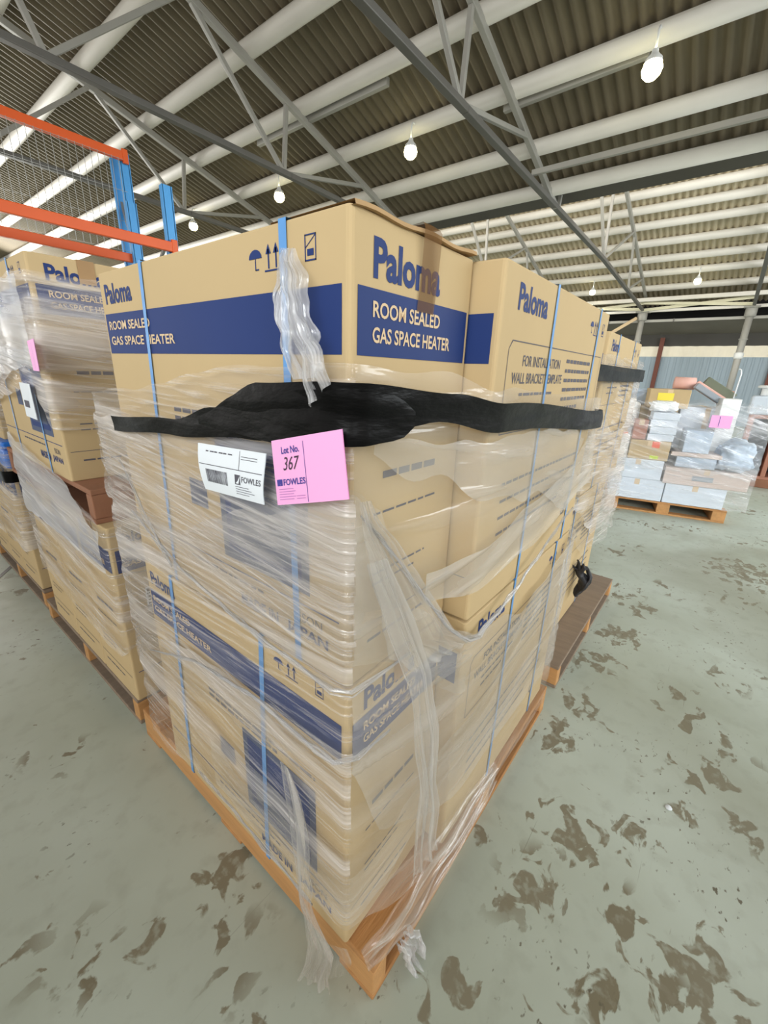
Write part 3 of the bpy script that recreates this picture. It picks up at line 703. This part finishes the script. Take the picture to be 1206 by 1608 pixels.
# white broad crossing sheets on the right-hand side
film('film_sheet', LA, cA+.02, cC-.2, [(cA+.02, 1.30), (cA+.25, 1.29), (cB+.1, 1.285), (cB+.5, 1.27), (cC-.2, 1.22)], [(cA+.02, 1.29), (cA+.15, 1.235), (cB, 1.165), (cB+.25, 1.12), (cC-.2, 1.0)], wrapA, 'film_haze', None, .012, .016, .1, 6, edge=.02)
film('film_sheet', LA, cA+.15, cC, [(cA+.15, 1.06), (cB, 1.06), (cB+.4, 1.12), (cC, 1.25)], [(cA+.15, .99), (cB, .96), (cB+.4, .98), (cC, 1.06)], wrapA, 'film_haze', None, .010, .014, -.15, 7, edge=.01)
# black band
bb_ = film('black_band', LA, .17, cC+.02, [(.17, 1.274), (.5, 1.295), (.66, 1.33), (.8, 1.378), (cA, 1.385), (cA+.2, 1.37), (cB, 1.352), (cC, 1.302)],
     [(.17, 1.238), (.5, 1.262), (cA-.2, 1.285), (cA, 1.318), (cA+.1, 1.322), (cA+.16, 1.327), (cB, 1.298), (cC, 1.246)], wrapA, 'black_film', None, .020, .010, 0, 8, dz=.008, label='black plastic band wound across the film')
film('black_band', LA, cA-.36, cA+.12, [(cA-.36, 1.31), (cA-.2, 1.36), (cA, 1.375), (cA+.06, 1.37), (cA+.12, 1.34)], [(cA-.36, 1.296), (cA-.1, 1.29), (cA, 1.302), (cA+.07, 1.306), (cA+.12, 1.33)], wrapA, 'black_film', None, .026, .012, .2, 9, dz=.006, label='bunched black plastic overlap at the corner')
# rolled film edges and loose ropes of film
X_ = .417
rope('film_edge', [(X_, 1.18, 1.02), (X_, .95, .93), (X_, .70, .885), (X_-.004, .42, .872), (.43, .392, .872), (.56, .362, .90)], [.002, .003, .004, .004, .003, .002], wrapA, seed=1, jit=.003)
rope('film_edge', [(X_, 1.22, .56), (X_, .95, .66), (X_, .70, .705), (X_-.004, .42, .708), (.44, .388, .72), (.52, .37, .74)], [.002, .003, .004, .004, .003, .002], wrapA, seed=2, jit=.003)
rope('film_edge', [(X_, 1.21, 1.16), (X_, 1.10, 1.02), (X_, 1.03, .955), (X_, .99, .92)], [.002, .004, .005, .003], wrapA, seed=3, jit=.003)
rope('film_edge', [(X_, 1.0, .235), (X_, .8, .22), (X_, .62, .212), (X_, .5, .20)], [.002, .003, .004, .002], wrapA, seed=4, jit=.003)
ribbon('film_tail', [(.423, .525, 1.555), (.415, .53, 1.50), (.412, .53, 1.44), (.408, .485, 1.385)], [(.42, .49, 1.55), (.408, .455, 1.50), (.405, .440, 1.44), (.404, .428, 1.39)], wrapA, 'twisted white film tail hanging over the blue strap', 'film_rope', .013, 3, 5, (-1, -.2, 0))
ribbon('film_tail', [(.418, .515, 1.55), (.405, .50, 1.50), (.402, .478, 1.44), (.402, .446, 1.35)], [(.418, .50, 1.55), (.400, .47, 1.49), (.398, .44, 1.45), (.400, .405, 1.385)], wrapA, None, 'film_rope', .010, 2, 6, (-1, -.2, 0))
ribbon('film_tail', [(.412, .58, .60), (.402, .55, .50), (.40, .53, .36), (.40, .515, .22), (.405, .49, .10), (.37, .50, .004)], [(.41, .55, .60), (.40, .47, .47), (.398, .48, .36), (.40, .48, .24), (.405, .42, .12), (.40, .42, .004)], wrapA, 'loose film tail trailing down to the floor', 'film_veil', .012, 3, 7, (-1, -.2, 0))
ribbon('film_tail', [(.44, .378, 1.12), (.47, .358, 1.0), (.52, .345, .86), (.55, .335, .70), (.565, .328, .54), (.575, .328, .40), (.57, .33, .26)], [(.48, .37, 1.12), (.53, .35, 1.0), (.585, .336, .86), (.62, .328, .70), (.635, .325, .54), (.66, .325, .40), (.68, .328, .26)], wrapA, 'bunched film hanging down beside the corner', 'film_veil', .012, 3, 8, (-.2, -1, 0))
ribbon('film_veil', [(.43, .385, 1.22), (.46, .375, 1.05), (.50, .365, .92), (.56, .35, .86)], [(.45, .38, 1.22), (.57, .365, 1.06), (.68, .345, .90), (.80, .33, .825)], wrapA, None, 'film_haze', .010, 6, 9, (-.2, -1, 0))
rope('film_edge', [(.44, .385, 1.20), (.50, .372, 1.12), (.57, .36, 1.03), (.66, .348, .92), (.74, .335, .84), (.80, .33, .825), (.98, .325, .865), (1.2, .325, .93), (1.45, .328, .99)], [.002, .004, .005, .006, .006, .005, .004, .003, .002], wrapA, seed=9, jit=.003)
ribbon('film_gather', [(.43, .36, .20), (.56, .33, .235), (.75, .325, .25), (1.05, .33, .22)], [(.44, .345, .125), (.57, .315, .12), (.76, .315, .13), (1.05, .325, .13)], wrapA, 'crumpled film gathered low above the pallet corner', 'film_soft', .020, 3, 10, (-.2, -1, 0))
ribbon('film_puff', [(.53, .325, .10), (.535, .31, .06), (.55, .295, .004)], [(.575, .325, .095), (.60, .30, .06), (.595, .30, .004)], wrapA, 'crumpled puff of film beside the pallet corner', 'film_rope', .022, 3, 11, (-.2, -1, 0))
# gauzy flap by the floor on the left
b = MB(); vs = []; uvs = []
n = 10
for i in range(n+1):
    for k in range(n+1):
        a, c = i/n, k/n; p = Vector((.405, .50, .20)).lerp(Vector((.375, .47, .01)), a); q = Vector((.425, .395, .16)).lerp(Vector((.43, .385, .06)), a)
        r_ = p.lerp(q, c); r_ += Vector((-.02*math.sin(c*PI)*(1-a*.5), -.01*math.sin(a*5), 0)); vs.append(r_); uvs.append((a, c))
b.add(vs, [(i*(n+1)+k, i*(n+1)+k+1, (i+1)*(n+1)+k+1, (i+1)*(n+1)+k) for i in range(n) for k in range(n)], 'film_light', smooth=True, uvs=uvs); b.build('film_flap', wrapA)

# wraps on the other stacks
wrapB = thing('stretch_wrap', 'clear film round the upper cartons of the left rear stack', 'plastic wrap', (0, 0, 0))
LB = loop_sampler([(.43, 2.62), (.43, 1.765), (1.13, 1.765), (1.13, 2.62)])
SB = LB[1]
film('film_sheet', LB, 0, SB, [(0, 1.68), (.85, 1.66), (1.1, 1.655), (SB, 1.68)], [(0, 1.25), (.80, 1.42), (.9, 1.40), (SB, 1.25)], wrapB, 'film', None, .002, .008, .05, 11, edge=.02)
film('film_sheet', LB, 0, SB, [(0, 1.5), (.85, 1.58), (SB, 1.5)], [(0, 1.22), (.70, 1.30), (.88, 1.17), (SB, 1.17)], wrapB, 'film', None, .006, .010, .10, 12, edge=.02)
film('film_sheet', LB, .0, .84, [(0, 1.66), (.84, 1.65)], [(0, 1.30), (.84, 1.38)], wrapB, 'film_rope', None, .012, .012, .10, 13, edge=.02)
wrapB2 = thing('stretch_wrap', 'clear film round the lower cartons of the left rear stack', 'plastic wrap', (0, 0, 0))
LB2 = loop_sampler([(.442, 2.55), (.442, 1.545), (1.28, 1.545), (1.28, 2.55)]); SB2 = LB2[1]
film('film_sheet', LB2, 0, SB2, [(0, 1.0), (.6, .98), (.9, .90), (1.02, .86), (1.2, .87), (SB2, .98)], [(0, .42), (.6, .35), (.95, .33), (1.05, .38), (1.2, .62), (SB2, .42)], wrapB2, 'film', None, .002, .009, .12, 14, edge=.02)
film('film_sheet', LB2, 0, 1.0, [(0, 1.08), (.6, 1.02), (1.0, .86)], [(0, .72), (.6, .72), (1.0, .70)], wrapB2, 'film_rope', None, .010, .012, .12, 15, edge=.02)
wrapB3 = thing('stretch_wrap', 'clear film with a black band round the stack at the left edge', 'plastic wrap', (0, 0, 0))
LB3 = loop_sampler([(.43, 3.96), (.43, 2.765), (1.61, 2.765), (1.61, 3.96)]); SB3 = LB3[1]
film('film_sheet', LB3, 0, SB3, [(0, .98), (SB3, .98)], [(0, .35), (1.0, .42), (SB3, .35)], wrapB3, 'film', None, .002, .009, .08, 16, edge=.02)
film('film_sheet', LB3, 0, SB3, [(0, 1.70), (SB3, 1.70)], [(0, 1.06), (SB3, 1.06)], wrapB3, 'film', None, .002, .009, .08, 17, edge=.02)
film('black_band', LB3, 0, SB3, [(0, .86), (SB3, .86)], [(0, .80), (SB3, .80)], wrapB3, 'black_film', None, .014, .008, 0, 18, dz=.01, label='black plastic band')
wrapC = thing('stretch_wrap', 'clear film with a dark band round the rear right stack', 'plastic wrap', (0, 0, 0))
LC = loop_sampler([(1.85, 1.15), (1.85, .435), (2.92, .425), (2.95, 1.15)]); SC = LC[1]
film('film_sheet', LC, 0, SC, [(0, 1.50), (.72, 1.50), (1.8, 1.50), (SC, 1.50)], [(0, .75), (.72, .74), (1.2, .5), (1.8, .42), (SC, .75)], wrapC, 'film', ('film_soft', 0, 1.2), .002, .012, .1, 19, edge=.02)
film('film_sheet', LC, .72, 1.85, [(.72, 1.30), (1.3, 1.15), (1.85, 1.25)], [(.72, .85), (1.3, .6), (1.85, .50)], wrapC, 'film', None, .016, .02, .1, 20, edge=.04)
film('black_band', LC, .6, SC, [(.5, 1.455), (SC, 1.455)], [(.6, 1.392), (SC, 1.392)], wrapC, 'black_film', None, .018, .008, 0, 21, dz=.01, label='dark plastic band')
rope('film_tail', [(2.25, .42, .46), (2.30, .41, .40), (2.33, .405, .33), (2.28, .41, .27)], [.01, .04, .045, .01], wrapC, 'dark grey knot of film low on the stack', m='dark', seed=22, jit=.015)

# ------------------------------------------------------------------ lot card and label on the main stack
def card(name, label, cat, P, m, x):
    # P: four (Y,z) corners, top-left, top-right, bottom-right, bottom-left as seen; returns mapper (u,v in 0..1)
    def g(u, v, e=0.):
        a = Vector(P[3]).lerp(Vector(P[2]), u); c = Vector(P[0]).lerp(Vector(P[1]), u); q = a.lerp(c, v)
        return (x(u, v)-e, q.x, q.y)
    b = MB(); n = 10; vs = []
    for e in (0, .0012):
        for i in range(n+1):
            for k in range(n+1): vs.append(g(i/n, k/n, e))
    N1 = (n+1)**2; fs = [(i*(n+1)+k, (i+1)*(n+1)+k, (i+1)*(n+1)+k+1, i*(n+1)+k+1) for i in range(n) for k in range(n)]
    fs += [tuple(N1+j for j in f_[::-1]) for f_ in fs]
    b.add(vs, fs, m)
    def rect(u0, v0, u1, v1, mm, e=.002):
        k = 6; b.add([g(u0+(u1-u0)*i/k, v, e) for i in range(k+1) for v in (v0, v1)], [(2*i, 2*i+2, 2*i+3, 2*i+1) for i in range(k)], mm)
    def text(s, u0, v0, wd, ht, mm, bold=0., shear=0.):
        vs_, fs_ = text_poly(s, bold, shear); xs = [v[0] for v in vs_]; ys = [v[1] for v in vs_]
        b.add([g(u0+(a-min(xs))/(max(xs)-min(xs))*wd, v0+(c-min(ys))/(max(ys)-min(ys))*ht, .002) for a, c in vs_], fs_, mm)
    def poly(pts, mm): b.add([g(*p, .002) for p in pts], [list(range(len(pts)))], mm)
    return b, rect, text, poly
def fin(b, name, label, cat): return tag(b.build(name), label, cat)
b, rect, text, poly = card('lot_card', '', '', [(.53, 1.294), (.38, 1.328), (.367, 1.236), (.522, 1.193)], 'pink', lambda u, v: .394-.003*math.sin(u*3))
rect(.50, .02, .506, .93, 'ink_blue'); text('Lot No.', .16, .78, .28, .105, 'ink_blue', .02); text('367', .17, .53, .26, .2, 'ink_grey', 0, .3)
text('FOWLES', .15, .30, .34, .10, 'ink_blue', .02)
rect(.04, .30, .13, .40, 'ink_blue'); poly([(.05, .31), (.085, .34), (.12, .40), (.09, .31)], 'pink')
for k in range(5): rect(.06, .24-.04*k, .30+.03*(k % 2), .25-.04*k, 'ink_pale')
for k in range(2): rect(.34, .12-.04*k, .47, .13-.04*k, 'ink_pale')
fin(b, 'lot_card', 'pink card reading Lot No. 367 stuck on the near corner of the wrap', 'card')
b, rect, text, poly = card('l', '', '', [(.757, 1.262), (.554, 1.270), (.553, 1.187), (.749, 1.174)], 'paper', lambda u, v: .398-.006*math.sin(v*3+u)-.002*u)
rect(.02, .585, .98, .60, 'ink'); rect(.655, .60, .66, .97, 'ink')
R = random.Random(3); u = .12
while u < .47: wd = R.choice((.004, .007, .011)); rect(u, .22, u+wd, .50, 'ink'); u += wd+R.choice((.005, .008))
rect(.60, .30, .68, .50, 'ink'); poly([(.61, .32), (.645, .38), (.68, .50), (.655, .32)], 'paper'); text('FOWLES', .70, .36, .27, .12, 'ink', .01)
[rect(.14+.07*k, .86, .14+.07*k+.045+.015*(k % 2), .885, 'ink') for k in range(6)]
for k in range(4): rect(.60, .25-.05*k, .80+.04*((k*7) % 3), .262-.05*k, 'ink')
for k in range(2): rect(.68, .86-.05*k, .9, .872-.05*k, 'ink')
fin(b, 'barcode_label', 'white barcode label stuck on the wrap left of the pink card', 'label')
# pink card on stack B
b, rect, text, poly = card('p', '', '', [(1.80, 1.455), (1.69, 1.46), (1.70, 1.365), (1.80, 1.365)], 'pink', lambda u, v: .412-.008*u)
rect(.5, .02, .51, .9, 'ink_blue'); fin(b, 'lot_card', 'pink card on the corner of the left rear stack', 'card')
b, rect, text, poly = card('p', '', '', [(2.02, 1.32), (1.86, 1.32), (1.86, 1.20), (2.02, 1.20)], 'paper', lambda u, v: .412-.006*u)
rect(.15, .3, .6, .5, 'ink'); fin(b, 'barcode_label', 'white label on the left rear stack below its pink card', 'label')

# ------------------------------------------------------------------ mixed goods pallet on the right
O = Vector((5.245, .84, 0)); AD = math.atan2(-.978, .2095)   # local x runs along the front (u), local y = depth (w)
D = Matrix(((.2095, .978, 0, O.x), (-.978, .2095, 0, O.y), (0, 0, 1, 0), (0, 0, 0, 1)))
def D_thing(name, label, cat, u, wv, z, rz=0, group=None):
    p = D @ Vector((u, wv, z)); return thing(name, label, cat, p, 0, group)
def DM(o, u, wv, z): return D.to_3x3().to_4x4()
RD = D.to_3x3().to_4x4()
# mirrored frame keeps handedness by swapping winding; parts are built directly in world axes around the thing's base
def part(parent, name, fn, label=None):
    b = MB(); fn(b)
    b.v = [(RD @ Vector(v))[:] for v in b.v]; b.f = [f_[::-1] for f_ in b.f]
    o = b.build(name, parent)
    if label: o['label'] = label
    return o
t = D_thing('timber_pallet', 'timber pallet under the mixed goods by the far wall', 'pallet', 0, 0, 0, group='timber pallets')
for k in range(3):
    part(t, 'block', lambda b: b.box(k*.5, 0, .02, k*.5+.12, 1.1, .12, 'timber', .004))
for k in range(5):
    part(t, 'deck_board', lambda b: b.box(0, k*.245, .12, 1.12, k*.245+.12, .14, 'timber_y', .003))
part(t, 'bottom_board', lambda b: b.box(0, 0, 0, 1.12, .10, .02, 'timber', .003)); part(t, 'bottom_board', lambda b: b.box(0, 1.0, 0, 1.12, 1.1, .02, 'timber', .003))
def dbox(label, u0, u1, w0, w1, z0, z1, m, name='carton', cat='cardboard box', group='goods on the mixed pallet', tape=True, extra=None):
    t = D_thing(name, label, cat, (u0+u1)/2, (w0+w1)/2, z0, group=group)
    a, c, h = (u1-u0)/2, (w1-w0)/2, z1-z0
    part(t, 'body', lambda b: b.box(-a, -c, 0, a, c, h, m, .006))
    if tape:
        part(t, 'packing_tape', lambda b: (b.box(-.025, -c-.001, h*.72, .025, -c-.0002, h-.004, 'kraft_inv'), b.box(-.025, -c+.005, h, .025, c-.005, h+.001, 'kraft_inv')))
    if extra:
        for nm, (x0, y0, x1, y1), mm in extra:
            part(t, nm, lambda b: b.box(x0-(u0+u1)/2, -c-.003, y0-z0, x1-(u0+u1)/2, -c-.0012, y1-z0, mm))
    return t
dbox('white carton at the lower left of the mixed pallet', 0, .52, .0, .5, .142, .37, 'white')
dbox('white carton on top of the lower left one', -.01, .47, .0, .5, .372, .585, 'white')
dbox('white carton at the lower right of the mixed pallet', .53, 1.07, .0, .5, .142, .36, 'white')
dbox('long pale pinkish carton overhanging the right side of the mixed pallet', .49, 1.22, -.03, .45, .362, .54, 'pinkish', extra=[('printed_mark', (.74, .42, .92, .47), 'greycase')])
dbox('brown carton with orange and lime stickers on the mixed pallet', .115, .49, .0, .4, .587, .79, 'kraft', extra=[('orange_sticker', (.32, .72, .39, .785), 'redor'), ('lime_sticker', (.32, .60, .40, .635), 'lime')])
for k in range(4): dbox('flat white box, %s from the bottom of the small stack on the brown carton' % ORD[k], .26+.01*(k % 2), .50+.01*(k % 2), .02, .32, .792+k*.074, .864+k*.074, 'white', name='flat_box', cat='box', tape=False, group='flat white boxes')
dbox('dark filler painted as the shaded gap between the cartons', .50, .56, .05, .4, .587, .70, 'dark', tape=False)  # dark block stands for the shade in this gap
dbox('stack of flat white packets on the pinkish carton', .57, .92, .03, .4, .542, .655, 'bluewhite', name='packet', cat='packet', tape=False)
dbox('long flat brown box lying on the white packets', .51, .95, .0, .35, .657, .70, 'pinkish', name='flat_box', cat='box', tape=False)
dbox('white plastic-wrapped bundle on the long flat brown box', .60, .83, .02, .3, .702, .93, 'bluewhite', name='wrapped_bundle', cat='bundle', tape=False)
dbox('small brown carton behind the white canister', .12, .25, .05, .3, .792, 1.0, 'terra')
dbox('large brown carton at the back left of the mixed pallet', 0.02, .55, .52, 1.05, .15, 1.12, 'kraft')
dbox('large white carton at the back right of the mixed pallet', .57, 1.08, .52, 1.05, .15, 1.14, 'white')
dbox('brown carton with a yellow label near the top of the mixed pallet', .22, .60, .32, .75, 1.122, 1.32, 'kraft', extra=[('yellow_label', (.30, 1.20, .45, 1.28), 'yellow')])
dbox('tall white appliance on the right of the mixed pallet',   .88, 1.04, .28, .50, .70, 1.25, 'offwhite', name='white_appliance', cat='appliance', tape=False)
dbox('low grey box under the tall white appliance', .86, 1.10, .27, .50, .542, .70, 'greycase', tape=False)
def blob(label, name, cat, u, wv, z, ru, rw, rz, m, seed=0, rough=.15):
    t = D_thing(name, label, cat, u, wv, z, group='goods on the mixed pallet')
    bm = bmesh.new(); bmesh.ops.create_icosphere(bm, subdivisions=4, radius=1)
    for v in bm.verts:
        q = v.co.copy(); k = 1+rough*noise.noise(q*2.5+Vector((seed, 0, 0)))+rough*.5*noise.noise(q*7+Vector((seed, 3, 0)))
        sx = [math.copysign(abs(c)**.6, c) for c in q]; v.co = Vector((sx[0]*ru*k, sx[1]*rw*k, max(0, rz+sx[2]*rz*k)))
    bm.verts.index_update(); vs = [v.co[:] for v in bm.verts]; fs = [[v.index for v in f_.verts] for f_ in bm.faces]; bm.free()
    part(t, 'body', lambda b: b.add(vs, fs, m, smooth=True)); return t
blob('bluish white plastic bag slumped over the right end', 'plastic_bag', 'bag', 1.07, .10, .545, .15, .12, .145, 'bluewhite', 2, .3)
blob('white cushion pouch on the flat boxes', 'padded_pouch', 'pouch', .36, .2, 1.09, .13, .1, .055, 'offwhite', 4, .25)
blob('loose pile of clear bags at the upper left', 'plastic_bag', 'bag', .16, .78, 1.122, .14, .10, .09, 'bluewhite', 6, .3)
def jug(label, u, wv, z, r, h, capm=None, name='canister'):
    t = D_thing(name, label, 'container', u, wv, z, group='white containers')
    part(t, 'body', lambda b: b.lathe([(r*.9, 0), (r, .01), (r, h*.75), (r*.85, h*.85), (r*.4, h*.93), (r*.4, h*.95)], 'offwhite'))
    if capm: part(t, 'cap', lambda b: b.lathe([(r*.45, h*.93), (r*.45, h), (r*.4, h+.003)], capm))
jug('white canister with a red cap at the front left of the mixed pallet', .05, .06, .587, .06, .27, 'redor')
dbox('small white box holding up the round white jugs', -.02, .11, .16, .40, .587, .90, 'white')
jug('round white jug, lower of two at the left', .03, .25, .902, .07, .14, 'offwhite', 'jug')
jug('large round white jug above the left jugs', .07, .43, .90, .10, .30, 'offwhite', 'jug')
t = D_thing('foam_roll', 'pink foam roll lying on top of the mixed pallet', 'roll', .56, .64, 1.325, group='goods on the mixed pallet')
part(t, 'roll', lambda b: b.tube([(-.10, 0, .065), (.10, 0, .06)], .065, 'peach', 16)); 
t = D_thing('instrument_case', 'grey case tilted against a dark green panel on top', 'case', .76, .56, 1.142, group='goods on the mixed pallet')
Tt = Matrix.Rotation(.55, 4, 'Y')
part(t, 'lid', lambda b: b.box(-.17, -.10, .04, .17, .02, .10, 'greycase', .01, T=Matrix.Translation((0, 0, .08)) @ Tt))
part(t, 'base', lambda b: b.box(-.17, .02, .04, .17, .06, .13, 'peach', .01, T=Matrix.Translation((0, 0, .08)) @ Tt))
part(t, 'green_panel', lambda b: b.box(-.14, .06, .03, .20, .12, .20, 'olive', .01, T=Matrix.Translation((.03, 0, .08)) @ Tt))
t = D_thing('clay_pot', 'terracotta coloured tub at the top right of the mixed pallet', 'tub', 1.0, .80, 1.142, group='goods on the mixed pallet')
part(t, 'tub', lambda b: b.lathe([(.05, 0), (.06, .02), (.065, .16), (.07, .17), (.06, .18)], 'terra'))
t = D_thing('metal_rod', 'thin bent white rod standing up from the mixed goods', 'rod', 1.02, .56, 1.142, group='goods on the mixed pallet')
part(t, 'rod', lambda b: b.tube([(0, 0, 0), (.005, 0, .2), (.01, 0, .36), (0, 0, .40), (-.02, 0, .41)], .006, 'offwhite'))
wrapD = thing('stretch_wrap', 'clear film round the mixed goods pallet', 'plastic wrap', (0, 0, 0))
def Dp(u, wv): q = D @ Vector((u, wv, 0)); return (q.x, q.y)
LD = loop_sampler([Dp(-.04, 1.1), Dp(-.04, -.06), Dp(1.25, -.06), Dp(1.18, 1.1)][::1], .03)
SD = LD[1]
# the loop runs clockwise or not depending on the frame; offset sign checked by area
film('film_sheet', LD, 0, SD, [(0, 1.2), (SD, 1.2)], [(0, .5), (SD, .5)], wrapD, 'film_white', None, .0, .02, .3, 31, edge=.05, dz=.03)
film('film_sheet', LD, 0, SD, [(0, .62), (SD, .62)], [(0, .16), (SD, .16)], wrapD, 'film_white', None, .004, .01, .1, 32, edge=.03, dz=.03)
q = D @ Vector((.835, -.085, 1.035))
b = MB(); b.box(0, -.0015, 0, .17, .0015, .12, 'pink'); b.box(.07, -.003, .01, .074, -.0016, .11, 'ink_blue'); b.v = [(RD @ Vector(v))[:] for v in b.v]; b.f = [f_[::-1] for f_ in b.f]
tag(b.build('lot_card', loc=D @ Vector((.75, -.085, .98))), 'pink card on the film of the mixed goods pallet', 'card')

# goods farther back at the right edge
t = thing('crate_stack', 'reddish brown crate with two open bays at the right edge', 'crate', (7.9, -.95, 0))
b = MB(); b.box(0, 0, 0, .6, .65, .12, 'timber_red', .01); b.box(0, 0, .12, .6, .65, .16, 'terra', .005)
for y in (0, .3, .6): b.box(0, y, .16, .6, y+.05, .95, 'terra', .004)
b.box(.5, 0, .16, .6, .65, .95, 'dark'); b.box(0, 0, .95, .6, .65, 1.0, 'terra', .004); b.build('frame', t)
tag(MB().box(0, 0, 0, .4, .36, .25, 'white', .03).build('plastic_tub', loc=(7.9, -.62, 1.002)), 'pale plastic tub on the reddish crate', 'tub')
t = thing('round_lid_drum', 'small white drum with a wide lid on the pale tub', 'drum', (8.05, -.42, 1.254))
b = MB(); b.lathe([(.07, 0), (.08, .01), (.08, .10)], 'offwhite'); b.build('body', t); b = MB(); b.lathe([(.10, .10), (.13, .105), (.13, .13), (.10, .14)], 'offwhite'); b.build('lid', t)

# debris on the floor
b = MB(); b.lathe([(.0, .0), (.012, .001), (.010, .004), (0, .005)], 'paper', 9); tag(b.build('paper_scrap', loc=(1.46, -.155, 0)), 'tiny white paper scrap on the bare floor at the right', 'scrap')
